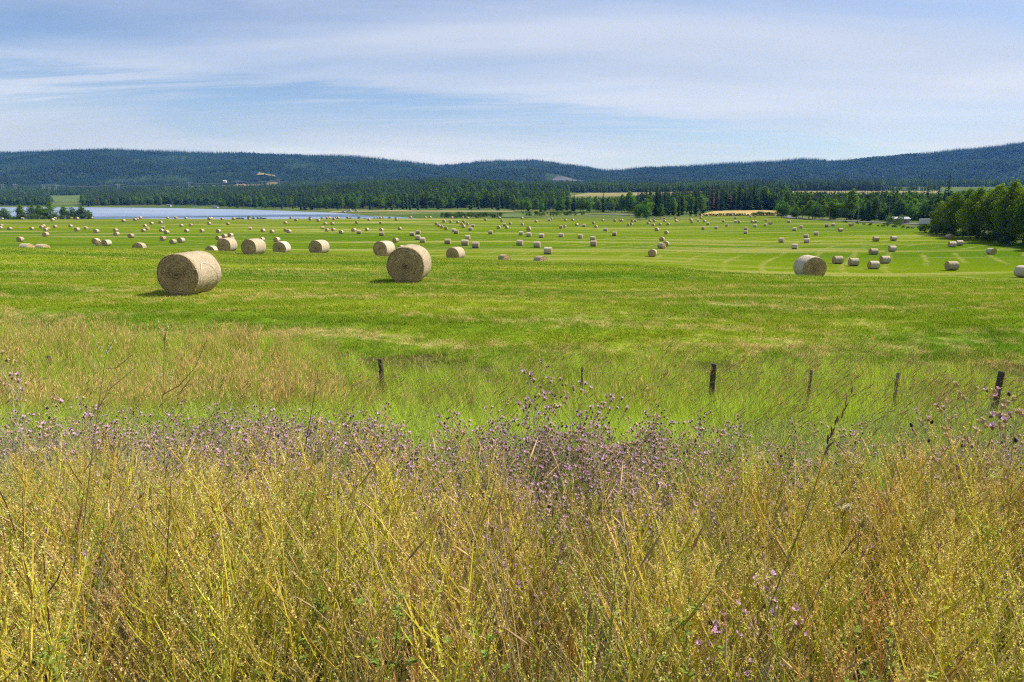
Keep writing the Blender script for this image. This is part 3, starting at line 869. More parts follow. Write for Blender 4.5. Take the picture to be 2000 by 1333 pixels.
for k, (px, Y, h, w, lab) in enumerate([(8, 560, 9.5, 1.4, 'dark low tree at the left edge in front of the lake'), (40, 565, 12, 1.05, 'second tree from the left in the lakeside clump'),
                                     (63, 560, 13, 0.9, 'open-crowned tree, third in the lakeside clump'), (79, 566, 12.5, 0.8, 'thin tree, fourth in the lakeside clump'),
                                     (102, 560, 14, 1.1, 'tallest tree in the lakeside clump'), (90, 556, 9, 1.2, 'low tree before the tallest one in the lakeside clump'),
                                     (125, 562, 11, 1.2, 'broad tree right of the tallest in the lakeside clump'), (143, 558, 10.5, 1.2, 'low broad tree near the right of the lakeside clump'),
                                     (163, 560, 11, 1.15, 'rounded last tree at the right of the lakeside clump'), (175, 562, 8, 1.0, 'small bush-like tree ending the lakeside clump')]):
    x, y, z = G(px, Y)
    tree('broadleaf_tree', ASPEN[k % 5], (x, y, float(ground_z(xoy(px) * 500, 500)) - 2.0), h, lab, 'tree', 'clump by the lake', wide=w * 1.5)
for k in range(12):
    px = 4 + 176 * (k + R.uniform(0.2, 0.8)) / 12
    Y = R.uniform(540, 552)
    tree('bush', BUSH[k % 4], (xoy(px) * Y, Y, float(ground_z(xoy(px) * 500, 500)) - 2.6), R.uniform(4.5, 7.0), '%s low bush from left filling the lakeside tree clump' % nth(k), 'bush', 'bushes in the lakeside clump', names=('stems', 'leaves'))
# aspen grove on the right
def grove():
    r = random.Random(77)
    k = 0
    for rowi in range(3):
        n = [26, 18, 14][rowi]
        for i in range(n):
            f = (i + 0.5 + r.uniform(-0.35, 0.35)) / n * 0.86
            # front edge from far-left corner to beyond the right frame edge
            X = 163 + (126 - 163) * f + rowi * 9.0 + r.uniform(-2, 2) + rowi * f * 2
            Yp = 280 + (118 - 280) * f + rowi * 5.5 + r.uniform(-3, 3)
            h = np.interp(f, [0, 0.15, 0.5, 1], [12, 15.5, 18.5, 19.5]) * r.uniform(0.9, 1.08)
            if rowi == 0 and i == 0: h = 10
            lab = '%s aspen from left %s' % (nth(i), ['in the front row of the right grove', 'in the middle row of the right grove', 'at the back of the right grove'][rowi])
            tree('aspen_tree', GROVE[k % 4], (X, Yp, float(ground_z(X, Yp)) - 0.1), h, lab, 'aspen', 'aspens in the right grove', wide=r.uniform(0.95, 1.25))
            k += 1
    for i in range(30):
        f = (i + r.random()) / 30
        X = 158 + (119 - 158) * f + r.uniform(-1, 3); Yp = 274 + (116 - 274) * f + r.uniform(-3, 3)
        s = r.uniform(2.2, 5.0)
        tree('bush', BUSH[i % 4], (X, Yp, float(ground_z(X, Yp)) - 0.1), s, '%s leafy bush from left at the foot of the aspen grove' % nth(i), 'bush', 'bushes under the grove', names=('stems', 'leaves'))
grove()
# bushes
for k, (px, Y, s, lab) in enumerate([(1028, 600, 5.5, 'round dark bush left of the middle bushes'), (1036, 604, 3, 'small bush beside the leftmost round bush'), (1049, 600, 5.5, 'wide round bush, second in the bush row'), (1058, 602, 4.5, 'round bush touching the second in the row'), (1075, 600, 5, 'round bush in the middle of the bush row'),
                                     (1088, 600, 5.5, 'broad bush right of the middle of the bush row'), (1112, 610, 5, 'round bush near the right end of the bush row'), (1122, 606, 4, 'small bush near the right end of the bush row'), (1136, 612, 4, 'last low bush of the bush row'), (1106, 615, 5, 'bush before the wood edge in the bush row')]):
    x, y, z = G(px, Y); tree('bush', BUSH[k % 4], (x, y, z - 0.3), s, lab, 'bush', 'round bushes behind the field', names=('stems', 'leaves'))
def thicket():
    r = random.Random(5)
    for i in range(24):
        px = 868 + 108 * (i + r.uniform(-0.45, 0.45)) / 24
        x, y, z = G(px, r.uniform(560, 640))
        tree('bush', BUSH[i % 4], (x, y, z - 0.4), r.uniform(3.5, 6.0) * (1.5 if 896 < px < 914 else 1), '%s dark bush from left in the low thicket beyond the field' % nth(i), 'bush', 'dark thicket behind the field', names=('stems', 'leaves'))
    for i in range(20):
        px = 455 + 80 * (i + r.uniform(0.1, 0.9)) / 9 if i < 9 else 580 + 200 * (i - 9 + r.uniform(0.1, 0.9)) / 11
        Y = r.uniform(492, 520); x = xoy(px) * Y
        tree('bush', BUSH[i % 4], (x, Y, float(ground_z(x, Y)) - 0.2), r.uniform(1.6, 3.0), '%s low shore bush from left peeping over the far field edge' % nth(i), 'bush', 'shore bushes behind the crest', names=('stems', 'leaves'))
    for i in range(34):
        px = 1350 + 172 * (i + r.uniform(-0.45, 0.45)) / 34
        Y = np.interp(px, [1350, 1520], [503, 486]) + r.uniform(-3, 3)
        x, y, z = G(px, Y)
        tree('bush', BUSH[i % 4], (x, y, z - 0.1), r.uniform(1.4, 2.6) * (1.8 if 1470 < px < 1505 else 1), '%s small bush from left in the hedge along the golden field' % nth(i), 'bush', 'hedge along the golden field', names=('stems', 'leaves'))
    for i in range(16):
        px = 1645 + 190 * (i + r.uniform(-0.45, 0.45)) / 16
        Y = np.interp(px, [1645, 1720, 1800, 1835], [390, 330, 300, 285]) + r.uniform(-5, 5)
        x, y, z = G(px, Y)
        tree('bush', BUSH[(i + 1) % 4], (x, y, z - 0.15), r.uniform(0.9, 1.8), '%s scrubby bush from left on the rough bank beside the road' % nth(i), 'bush', 'roadside scrub', names=('stems', 'leaves'))
    for px, Y, s, lab in [(1734, 335, 2.6, 'neat round bush below the white-roofed house'), (1758, 338, 3.0, 'loose pale bush right of the neat round one'), (1814, 300, 3.2, 'tall bush on the bank below the white trailer'), (1750, 352, 6.5, 'big bushy tree hiding the white-roofed house')]:
        x, y, z = G(px, Y); tree('bush', BUSH[1], (x, y, z - 0.2), s, lab, 'bush', None, names=('stems', 'leaves'))
thicket()

# -- woods that read as one mass
LOW_SPRUCE, LOW_BROAD = [], []
for i in range(4):
    t, b = spruce_parts(500 + i, wid=[0.15, 0.19, 0.13, 0.17][i], tiers=11, nb=6, col=[(0.022, 0.051, 0.020), (0.029, 0.060, 0.022), (0.020, 0.044, 0.020), (0.026, 0.057, 0.022)][i])
    LOW_SPRUCE.append(joined(t, b, 'low_spruce', MATS['bark_dark'], MATS['spruce_needles']))
for i in range(3):
    t, b = broad_parts(520 + i, wid=[0.5, 0.42, 0.56][i], crown0=0.2, n=420, leaf=0.055, lobes=9, limbs=0, col=[(0.097, 0.178, 0.033), (0.120, 0.204, 0.036), (0.084, 0.156, 0.033)][i])
    LOW_BROAD.append(joined(t, b, 'low_broadleaf', MATS['bark_dark'], MATS['broad_leaves']))
def wood_pts(px0, px1, y0f, y1f, n, conif, seed, hlo=15, hhi=23, excl=None):
    r = np.random.default_rng(seed)
    px = r.uniform(px0, px1, n)
    f = (px - px0) / (px1 - px0)
    a = np.interp(f, np.linspace(0, 1, len(y0f)), y0f); b = np.interp(f, np.linspace(0, 1, len(y1f)), y1f)
    Y = np.sqrt(r.uniform(0, 1, n) * (b * b - a * a) + a * a)
    X = np.array([xoy(p) for p in px]) * Y
    con = (fbm(X / 90.0, Y / 140.0, seed + 3, 3) + r.uniform(-0.25, 0.25, n)) < np.interp(conif, [0, 1], [0.22, 0.80])
    keep = np.ones(n, bool)
    pj = px + 26 * (fbm(X / 55.0, Y / 55.0, seed + 5, 3) - 0.5)
    for (p0, p1, ya, yb) in (excl or []):
        keep &= ~((pj > p0) & (pj < p1) & (Y > ya) & (Y < yb))
    h = r.uniform(hlo * 0.8, hhi, n) * np.where(con, 1.08, 0.9) * (0.72 + 0.56 * fbm(X / 70.0, Y / 90.0, seed + 9, 3))
    idx = np.where(con, r.integers(0, 4, n), r.integers(4, 7, n))
    return X[keep], Y[keep], h[keep], idx[keep]
def woods():
    L = []
    L.append(wood_pts(0, 105, [1480, 1500], [1950, 1700], 700, 0.4, 1, 12, 20))
    L.append(wood_pts(165, 430, [1490, 1480, 1350], [1900, 1850, 1900], 2600, 0.4, 2, 15, 23))
    L.append(wood_pts(430, 640, [1330, 1180, 1040], [1900, 1800, 1650], 2800, 0.58, 3, 16, 24, [(660, 690, 1500, 1600), (405, 428, 1650, 1800)]))
    L.append(wood_pts(620, 1010, [1040, 940, 900, 850], [1700, 1750, 1620, 1500], 5200, 0.55, 4, 15, 22, [(655, 700, 1380, 1500), (893, 932, 1280, 1440), (925, 1012, 1120, 1260)]))
    L.append(wood_pts(1000, 1260, [800, 790, 690], [980, 960, 900], 1500, 0.3, 5, 8, 12))
    L.append(wood_pts(1000, 1110, [980, 980], [1240, 1200], 700, 0.3, 6, 12, 17))
    L.append(wood_pts(925, 1012, [1120, 1130], [1260, 1250], 500, 0.02, 16, 4, 7))
    L.append(wood_pts(1240, 1540, [640, 660, 655], [860, 860, 800], 1500, 0.5, 7, 16, 21))
    L.append(wood_pts(1520, 2000, [540, 470, 430, 430], [860, 800, 780, 760], 2600, 0.35, 8, 13, 19))
    L.append(wood_pts(990, 1420, [1450, 1430, 1450], [1900, 1850, 1800], 3600, 0.32, 9, 14, 19))
    L.append(wood_pts(1405, 1715, [1400, 1395], [1560, 1560], 1300, 0.6, 10, 15, 21))
    L.append(wood_pts(1715, 1830, [1440, 1420], [1500, 1500], 90, 0.6, 11, 10, 17))
    L.append(wood_pts(0, 1000, [1950, 1900, 1850], [2700, 2700, 2700], 15000, 0.5, 12, 12, 20, [(100, 206, 1500, 2180), (305, 565, 2500, 2700)]))
    L.append(wood_pts(1000, 2000, [1850, 1850, 1850], [2700, 2700, 2700], 13000, 0.6, 13, 12, 20, [(1060, 1145, 2500, 2800)]))
    X = np.concatenate([l[0] for l in L]); Y = np.concatenate([l[1] for l in L]); h = np.concatenate([l[2] for l in L]); idx = np.concatenate([l[3] for l in L])
    z = top_z(X, Y)
    ok = z > 0.6
    X, Y, z, h, idx = X[ok], Y[ok], z[ok], h[ok], idx[ok]
    N = len(X)
    scatter('valley_woods', np.stack([X, Y, z - 0.3], 1), rng.uniform(0, 6.28, N), h, idx, LOW_SPRUCE + LOW_BROAD, 'mixed dark woods filling the valley beyond lake and field', 'woods')
woods()
# hill forest: very low trees in great number
TINY = []
for i in range(3):
    t, b = spruce_parts(600 + i, wid=[0.17, 0.21, 0.15][i], tiers=6, nb=5, col=[(0.017, 0.046, 0.024), (0.022, 0.054, 0.026), (0.014, 0.040, 0.022)][i])
    TINY.append(b.mesh('tiny_spruce', [MATS['spruce_needles']]))
for i in range(2):
    t, b = broad_parts(620 + i, wid=0.55, crown0=0.15, n=90, leaf=0.12, lobes=5, limbs=0, col=[(0.061, 0.111, 0.030), (0.074, 0.128, 0.032)][i])
    TINY.append(b.mesh('tiny_broadleaf', [MATS['broad_leaves']]))
def hill_forest():
    n = 120000
    r = np.random.default_rng(3)
    u = r.uniform(-0.80, 0.80, n)
    Yr = ridge_Y(u)
    Y = 2560 + (Yr + 180 - 2560) * r.uniform(0, 1, n) ** 0.85
    X = u * Y
    z = hill_z(X, Y)
    low = (Y - 2560) / (Yr - 2560)
    k = fbm(X / 260.0, Y / 200.0, 71, 4)
    con = k + r.uniform(-0.13, 0.13, n) < 0.47 + 0.22 * low
    px = 1000 + u * F * 1.03
    keep = ~((px > 500) & (px < 550) & (Y > 3385) & (Y < 3500)) & ~((px > 1066) & (px < 1146) & (Y > 3380) & (Y < 3620)) & ~((px > 308) & (px < 562) & (Y > 2600) & (Y < 2620 + 440 * np.clip((px - 300) / 200, 0.3, 1)) & (fbm(X / 60, Y / 60, 8, 3) < 0.62))
    h = np.where(con, r.uniform(12, 24, n) + 7 * (r.random(n) < 0.10), r.uniform(11, 17, n)) * (0.62 + 0.75 * fbm(X / 45.0, Y / 60.0, 55, 3))
    idx = np.where(con, r.integers(0, 3, n), r.integers(3, 5, n))
    X, Y, z, h, idx = X[keep], Y[keep], z[keep], h[keep], idx[keep]
    scatter('hill_forest', np.stack([X, Y, z - 0.5], 1), r.uniform(0, 6.28, len(X)), h, idx, TINY, 'dense dark conifer forest covering the distant hills', 'forest')
hill_forest()

# ------------------------------------------------------------------ hay bales
def bale_mats():
    m, n, out = mat('rolled_hay')
    p = n.add('ShaderNodeTexCoord').outputs['Object']
    x, y, z = n.xyz(p)
    r = n.math('SQRT', n.math('ADD', n.math('MULTIPLY', x, x), n.math('MULTIPLY', z, z)))
    a = n.math('ARCTAN2', z, x)
    rnd = n.add('ShaderNodeObjectInfo').outputs['Random']
    sp = n.math('ADD', n.math('MULTIPLY_ADD', a, 0.022, r), n.math('MULTIPLY', n.noise(p, 4.0, 4.0), 0.16))
    v = n.comb(n.math('MULTIPLY', sp, 30.0), n.math('MULTIPLY', n.math('MULTIPLY', a, r), 4.0), n.math('MULTIPLY', rnd, 20.0))
    k = n.noise(v, 1.0, 5.0, 0.7)
    k2 = n.noise(p, 26.0, 4.0, 0.7)
    c = n.mix(n.ramp(k, 0.32, 0.68), (0.29, 0.19, 0.088), (0.68, 0.49, 0.25))
    c = n.mix(n.math('MULTIPLY', n.ramp(k2, 0.45, 0.75), 0.5), c, (0.52, 0.38, 0.20))
    big = n.ramp(n.noise(n.comb(x, z, n.math('MULTIPLY', rnd, 9.0)), 2.4, 3.0), 0.4, 0.7)
    c = n.mix(n.math('MULTIPLY', big, 0.35), c, (0.22, 0.15, 0.08))
    principled(n, out, c, 0.95, 0.05, k, 0.9, 0.03)
    m, n, out = mat('net_wrapped_side')
    p = n.add('ShaderNodeTexCoord').outputs['Object']
    x, y, z = n.xyz(p)
    a = n.math('ARCTAN2', z, x)
    rnd = n.add('ShaderNodeObjectInfo').outputs['Random']
    v = n.comb(n.math('MULTIPLY', a, 2.2), n.math('MULTIPLY', y, 34.0), n.math('MULTIPLY', rnd, 20.0))
    k = n.noise(v, 1.0, 5.0, 0.65)
    k2 = n.noise(n.comb(n.math('MULTIPLY', a, 9.0), n.math('MULTIPLY', y, 9.0), rnd), 1.5, 5.0, 0.7)
    c = n.mix(n.ramp(k, 0.3, 0.7), (0.38, 0.29, 0.175), (0.63, 0.515, 0.35))
    c = n.mix(n.math('MULTIPLY', n.ramp(k2, 0.45, 0.7), 0.6), c, (0.33, 0.24, 0.13))
    h = n.add('ShaderNodeHueSaturation'); n.put(h.inputs['Color'], c)
    n.put(h.inputs['Value'], n.math('MULTIPLY_ADD', rnd, 0.40, 0.74)); n.put(h.inputs['Saturation'], n.math('MULTIPLY_ADD', rnd, -0.25, 1.05))
    b = principled(n, out, h.outputs[0], 0.75, 0.2, n.math('ADD', k, k2), 0.6, 0.02)
    plain('loose_straw', (0.50, 0.38, 0.19), 0.8, 0.25, 40.0)
    plain('white_net', (0.78, 0.80, 0.80), 0.5, 0.05, 40.0)
bale_mats()
BD, BL = 1.5, 1.56
def bale_meshes(seed, nseg, nrad, nlen, straw):
    """(rolled hay with the two spiral end faces, wrapped side, loose straw)"""
    r = random.Random(seed); rs = np.random.default_rng(seed)
    R0 = BD / 2
    cores = []; side = MB()
    lump = lambda a: 1 + 0.016 * sin(2 * a + seed) + 0.012 * sin(5 * a + seed * 2.1) - (0.03 if sin(a) < -0.92 else 0)
    for sgn in (-1, 1):
        core = MB(); cores.append(core)
        rings = []
        for i in range(nrad + 1):
            f = i / nrad
            ring = []
            for k in range(nseg):
                a = 2 * pi * k / nseg
                rr = R0 * f * lump(a) * (0.985 if i == nrad else 1)
                sp = (f * 9.0 + a / (2 * pi)) % 1.0
                dep = 0.016 * (abs(sp - 0.5) * 2) * (f > 0.03) + r.uniform(0, 0.034) + 0.05 * f ** 6 - 0.035 * (1 - f)
                ring.append(core.pt((rr * cos(a), sgn * (BL / 2 - dep), rr * sin(a)), (1, 1, 1)))
            rings.append(ring)
        for i in range(nrad):
            for k in range(nseg):
                q = (rings[i][k], rings[i][(k + 1) % nseg], rings[i + 1][(k + 1) % nseg], rings[i + 1][k])
                core.face(q if sgn < 0 else q[::-1])
    rings = []
    for j in range(nlen + 1):
        t = j / nlen
        y = (t - 0.5) * (BL - 0.07)
        e = 1 - 0.025 * (abs(2 * t - 1) ** 8) + 0.012 * sin(t * 17 + seed)
        rings.append([side.pt((R0 * lump(2 * pi * k / nseg) * (e + r.uniform(-0.006, 0.006)) * cos(2 * pi * k / nseg), y, R0 * lump(2 * pi * k / nseg) * (e + r.uniform(-0.006, 0.006)) * sin(2 * pi * k / nseg)), (1, 1, 1)) for k in range(nseg)])
    for j in range(nlen):
        for k in range(nseg):
            side.face((rings[j][k], rings[j + 1][k], rings[j + 1][(k + 1) % nseg], rings[j][(k + 1) % nseg]))
    st = MB()
    for i in range(straw):
        a = r.uniform(0, 2 * pi); sgn = r.choice((-1, 1))
        mode = r.random()
        L = r.uniform(0.04, 0.16)
        if mode < 0.62:      # on the end face, lying along the spiral
            rr = R0 * math.sqrt(r.random()) * 0.98
            p = np.array([rr * cos(a), sgn * (BL / 2 - 0.01), rr * sin(a)])
            d = np.array([-sin(a), sgn * r.uniform(0.0, 0.5), cos(a)]) + np.array([cos(a), 0, sin(a)]) * r.uniform(-0.5, 0.5)
        elif mode < 0.8:    # frayed rim
            p = np.array([R0 * cos(a), sgn * (BL / 2 - 0.03), R0 * sin(a)]) * 0.985
            d = np.array([cos(a) * r.uniform(0, 1) - sin(a) * r.uniform(-1, 1), sgn * r.uniform(0.1, 0.9), sin(a) * r.uniform(0, 1) + cos(a) * r.uniform(-1, 1)])
            L *= 0.75
        else:               # stray stems on the side
            p = np.array([R0 * cos(a), r.uniform(-BL / 2, BL / 2), R0 * sin(a)]) * np.array([0.985, 1, 0.985])
            d = np.array([cos(a) * 0.3 - sin(a), r.uniform(-0.6, 0.6), sin(a) * 0.3 + cos(a)])
        d /= np.linalg.norm(d); w = np.cross(d, (r.gauss(0, 1), r.gauss(0, 1), r.gauss(0, 1))); w = w / np.linalg.norm(w) * r.uniform(0.0015, 0.003)
        st.quad(p - w, p + w, p + d * L + w * 0.4, p + d * L - w * 0.4, (1, 1, 1))
    return cores, side, st
BIG = []
for i in range(3):
    a, b, c = bale_meshes(10 + i, 120, 34, 30, 2200)
    BIG.append((a[0].mesh('rolled_hay', [MATS['rolled_hay']]), a[1].mesh('rolled_hay', [MATS['rolled_hay']]), b.mesh('net_wrapped_side', [MATS['net_wrapped_side']]), c.mesh('loose_straw', [MATS['loose_straw']])))
MID = []
for i in range(4):
    a, b, c = bale_meshes(20 + i, 56, 12, 10, 260)
    MID.append((a[0].mesh('rolled_hay', [MATS['rolled_hay']]), a[1].mesh('rolled_hay', [MATS['rolled_hay']]), b.mesh('net_wrapped_side', [MATS['net_wrapped_side']]), c.mesh('loose_straw', [MATS['loose_straw']])))
FARB = []
for i in range(4):
    a, b, c = bale_meshes(30 + i, 28, 3, 4, 0)
    q = MB()
    for mb, mi in ((a[0], 0), (a[1], 0), (b, 1)):
        k = len(q.v); q.v += mb.v; q.c += mb.c; q.f += [tuple(t + k for t in f) for f in mb.f]; q.m += [mi] * len(mb.f)
    FARB.append(q.mesh('far_bale', [MATS['rolled_hay'], MATS['net_wrapped_side']]))

BALES = "-1.9,6.5,439.4,444,L;-2.5,5,443.5,448.5,L;4.4,10.6,447.2,450.2,L;13.8,24.8,444,450,L;43.1,51.2,445.6,449.8,S;57,67.5,444.5,450.2,L;80.6,89,439.5,444.5,L;76.9,86,441.9,446.9,L;87.5,97.2,444,450.6,L;83.8,95,446,452.5,L;103.5,112.2,441.2,446.2,L;82.8,97.2,454.1,462.9,L;31,49.4,463.5,473.2,L;37.5,67.5,474.1,483.1,hR;69.4,97.8,474.1,483.8,hR;99,106.9,427.5,433.1,L;105.2,111.2,425.6,428,S;147.2,155,425,430.2,L;237.5,245.6,428.8,434.4,L;133.5,142.2,439.5,444.8,L;140,145.6,447.8,452.5,F;145,157,445.2,452.8,L;164,173.1,443.2,448.8,R;178.8,185.6,447.8,451.5,L;182.2,194.8,448.5,456.2,L;220,231.9,447,453.2,L;221.5,234.4,453.5,461.6,L;178.4,197.5,466,477,L;186.2,198.8,470,481.2,F;197.8,219.8,468,481.8,L;249.4,263.1,457.1,466,L;260,267.8,426.8,432.2,L;270.4,277.8,423.5,428.5,L;324.8,330.6,424.8,428,L;340,347.2,423,428.2,R;359.8,367,424.5,428.8,L;405,412.5,425,430.5,L;431,437.2,426.8,430.2,L;452.8,460.4,425,430.2,L;484.1,489.4,426.9,430,L;292.2,300.2,434,439.4,L;310,317.8,431.9,437.8,L;279.1,287.5,438.8,444.5,L;284,292.8,443.5,449.4,R;265.6,275.2,448.5,453.5,L;275.4,285.2,447.8,453.8,L;315.2,322.5,443.1,447.8,S;309.8,321.2,447.8,453.8,L;320,331.9,450.4,457.8,L;350.2,358.5,438.5,443.8,L;369,377,437.8,442.8,L;404.8,412.8,434.6,440,L;441.9,449.4,435.5,440.4,L;485.4,493.1,444,450,S;359.6,370,448,454.4,L;390,399.4,449,454.5,L;410,419.4,450,454.8,L;310.9,325.9,462,471,L;329.8,347.1,468,478,L;346.9,362.5,465.1,475.4,L;260,285,473.2,484.4,h;420.9,434.6,461.4,470,L;432.5,445,457.9,466,L;445,456.5,456.1,463.8,L;445.6,459.4,462.8,471.9,L;401.5,424.4,471.2,483.8,h;424.4,433.8,473.1,483.8,h;425.6,462.5,471.2,485.8,h;470.2,523.8,467.2,500.6,L;504.4,518.8,464.1,473.1,L;533.5,548.5,464,473.8,L;533.5,567.8,475.8,490.8,h;604.1,644.6,468.8,497.8,L;729,772.2,467.2,498.8,L;508.8,518.8,447.5,454,L;526.2,536.5,449.4,456.5,L;553.8,561.5,447,453.5,L;559.4,569.1,448.8,456,L;553.8,561.2,432.9,438.2,L;574.8,582,427.8,433,L;602.5,609.2,426,431.2,L;618.1,625.4,428.2,433.8,L;631.9,639.2,434.8,440,L;645.4,653.2,434.5,440,L;626.5,634,443.5,448.8,Z;636,644.8,444,448.8,R;633.8,643.8,447.2,453.1,L;647.2,655.2,446.8,452.5,L;661.6,671.2,450.4,457.8,L;686.2,695,446.5,453.4,L;689,697.1,446.2,452.5,L;696.9,706,450.5,458.2,S;712.9,721,446.6,452.1,L;692.9,700,432.5,438,L;717.5,724,427.5,432.2,L;741,749,446.5,452.5,L;741,750,452.9,461.8,S;740.6,747.1,433.5,438.4,L;648.8,655.4,425.5,430.5,L;565,570.2,423.8,428.2,L;640.6,646,422.5,426.2,L;653.8,657.8,423.8,426.2,L;658.5,662.5,424,426.2,L;676.2,681.5,421.9,426,L;740,746.5,424,428.8,L;745,750,422.2,426.2,L;765.6,780,465,474.8,L;774.8,794.4,479.8,491.5,L;800,810.2,453.6,462,S;811.5,822.5,450.5,458.4,S;811,822.2,459.8,469.8,S;819.1,832,464.4,474.8,S;776.6,784.5,444.1,450,L;771,777.1,426.9,432.2,L;799.1,805,421.2,425.5,L;828.8,833.1,423.5,426.2,L;837.8,843.2,422.8,426.5,L;901.2,906,421.8,426,L;881.9,884,425,426.5,L;912.5,915,424.8,426.5,L;864,870,429.8,435.6,L;877,883,430.6,436,L;890.6,896.9,432.2,436.9,L;902.5,908.8,431.2,436.5,L;898.8,905,435.2,441,L;909.8,916.5,435.5,441,L;901.2,909.4,439.8,446,L;848.8,856,434.8,440.5,L;853.8,860.6,438.8,444.5,L;859.1,866.5,440.9,446.9,L;866.9,875,443.5,450.2,L;921,926.9,438.2,443.8,S;914.8,922.8,444.1,451.2,S;882.5,891,447,454.4,S;886.5,896,449.4,457.5,S;945,950.4,426.9,432,L;976.9,982.9,429.4,434.5,L;973.8,977.2,425.6,428,L;982.2,989,437,442.8,S;993.1,999.8,434.6,439.8,L;986,993.8,442,447.8,L;970,977.9,441.4,448,L;954,962.9,450.8,458.5,S;908,919,459.8,469.5,S;901.8,915.2,468.5,480.8,S;921.2,937.5,472.8,486,S;867.8,881.5,467,478.1,S;872.1,907.8,481.8,501.5,h;972.2,997.5,496.8,506,hR;1016.5,1022.9,424.4,428.8,L;1044,1049.8,430.4,435,L;1070,1075.2,427.8,432.8,S;1075.2,1079.4,426.5,430,L;1101.5,1106.9,428.1,432.5,L;1116.2,1121,429,432.2,L;1175,1179.8,431,433.2,L;1197.9,1203.5,428.8,434.2,L;1209.4,1214,430.6,433.2,L;1213.5,1216,431.8,433.2,L;1231.9,1237.5,430,435.2,L;1238.8,1243.1,432,434,S;1016.6,1023,436.2,441.5,L;1028.5,1037.2,442.5,449.4,L;1028.1,1037.2,445.2,452.8,L;1013.8,1022.1,452.8,460.5,S;1028.8,1037.5,454.4,463.1,S;1052.8,1062.8,456.6,465.6,S;1091.9,1100,440.9,447.2,S;1099.4,1105.8,439.6,445.6,L;1123.1,1129.6,437.8,442,L;1137.5,1144,438.1,444,S;1091,1101,455.6,464.5,S;1128.8,1138.1,458.2,467.1,S;1156,1161.8,434,439,L;1160.2,1167.1,440.2,446.2,L;1179.2,1186.2,445.6,452.5,S;1195.5,1205.2,453.4,462.1,S;1224.1,1230,437.2,442.8,L;1229.8,1235.5,435.9,441.2,L;1152.8,1163,461.9,470.8,S;1153.1,1165.8,470.6,482.5,S;1009,1021.9,469,480.9,S;1042.1,1055.9,472,484.8,S;1062.8,1078.4,483.5,498,S;1041.5,1069.1,494.6,510.6,hR;1266.2,1273.1,429.8,434,L;1275.4,1281.2,429.8,434.5,L;1295.9,1300,426,428.8,S;1296,1300,432,434.4,L;1317.1,1322.1,424,428,R;1316.2,1324.4,429.4,434,L;1262.8,1268.2,434.6,439,L;1272.5,1279.1,437.2,442.8,L;1286.2,1292.2,436.6,441.2,L;1301.6,1307.9,436.2,441,L;1346.9,1351.5,423.2,426.5,L;1346.9,1353.8,430.2,433.5,L;1348.4,1354.1,431.9,436.9,L;1361.5,1366,430.6,433.8,S;1366.2,1371.2,424.2,427.8,L;1373.8,1378.1,431.5,434.4,L;1410.4,1415.4,431,434.8,S;1433.8,1438.8,424.2,428.5,S;1434.4,1439.4,432,435.6,S;1440,1446.2,431.8,436.9,L;1463.5,1468.2,421.5,425.6,S;1472.5,1476.9,421.2,425,L;1466.5,1472.2,432.2,436,L;1473.5,1478.8,432,435.8,S;1379.8,1385.6,434.8,439.8,S;1416.2,1422.8,438,443.5,S;1369.8,1377,443.2,449.4,S;1395.4,1402.5,442.2,448.5,S;1471.2,1478.5,438.9,444.8,S;1491.2,1498.1,437.5,442.8,S;1494,1498.4,428.8,432.8,S;1452.8,1461.2,443.8,450.2,S;1451.8,1461.2,451.2,457.9,S;1278.5,1287.2,445.6,452.5,L;1297.2,1305.8,451.5,458.8,L;1287.1,1298.1,463.5,472.6,L;1295.2,1306.2,471.9,482.5,L;1284.1,1300.6,474.6,486.9,R;1265.6,1283,487.5,502.9,F;1501,1508.5,433.8,439.4,R;1537.5,1544,430.8,436.2,S;1560.9,1568.8,441,447.2,S;1547,1556.2,445,452.2,S;1569.4,1578.8,457.8,465.8,S;1589.4,1598.8,453.1,460.8,S;1611,1619.2,437.9,444.8,S;1623.5,1631.2,436.6,443,S;1635.9,1646.8,446.2,453.4,T;1657.2,1666.9,436.2,443.1,R;1520.6,1531.9,465,474.6,S;1570,1581.9,466.6,476,S;1545.6,1558.8,476.8,487.5,S;1704.1,1716.5,462.9,472.8,T;1737.9,1751.9,462,471.6,T;1696.2,1714.5,485.8,498.5,T;1732.9,1751,480.6,492.8,T;1547,1613,499,541,hR;1624,1647,501,517,T;1657,1676,505,521,T;1693,1718,510.5,527,T;1717,1738,500.5,516,T;1843,1873,511,530,T;1924,1946.5,485.5,498.5,R;1984,2013,520,544,R;1847,1860,458,468,R;1850,1868,472.5,484,T;1865,1881,470,481,T;312,437,495,580,L;757,845,482,556,L"
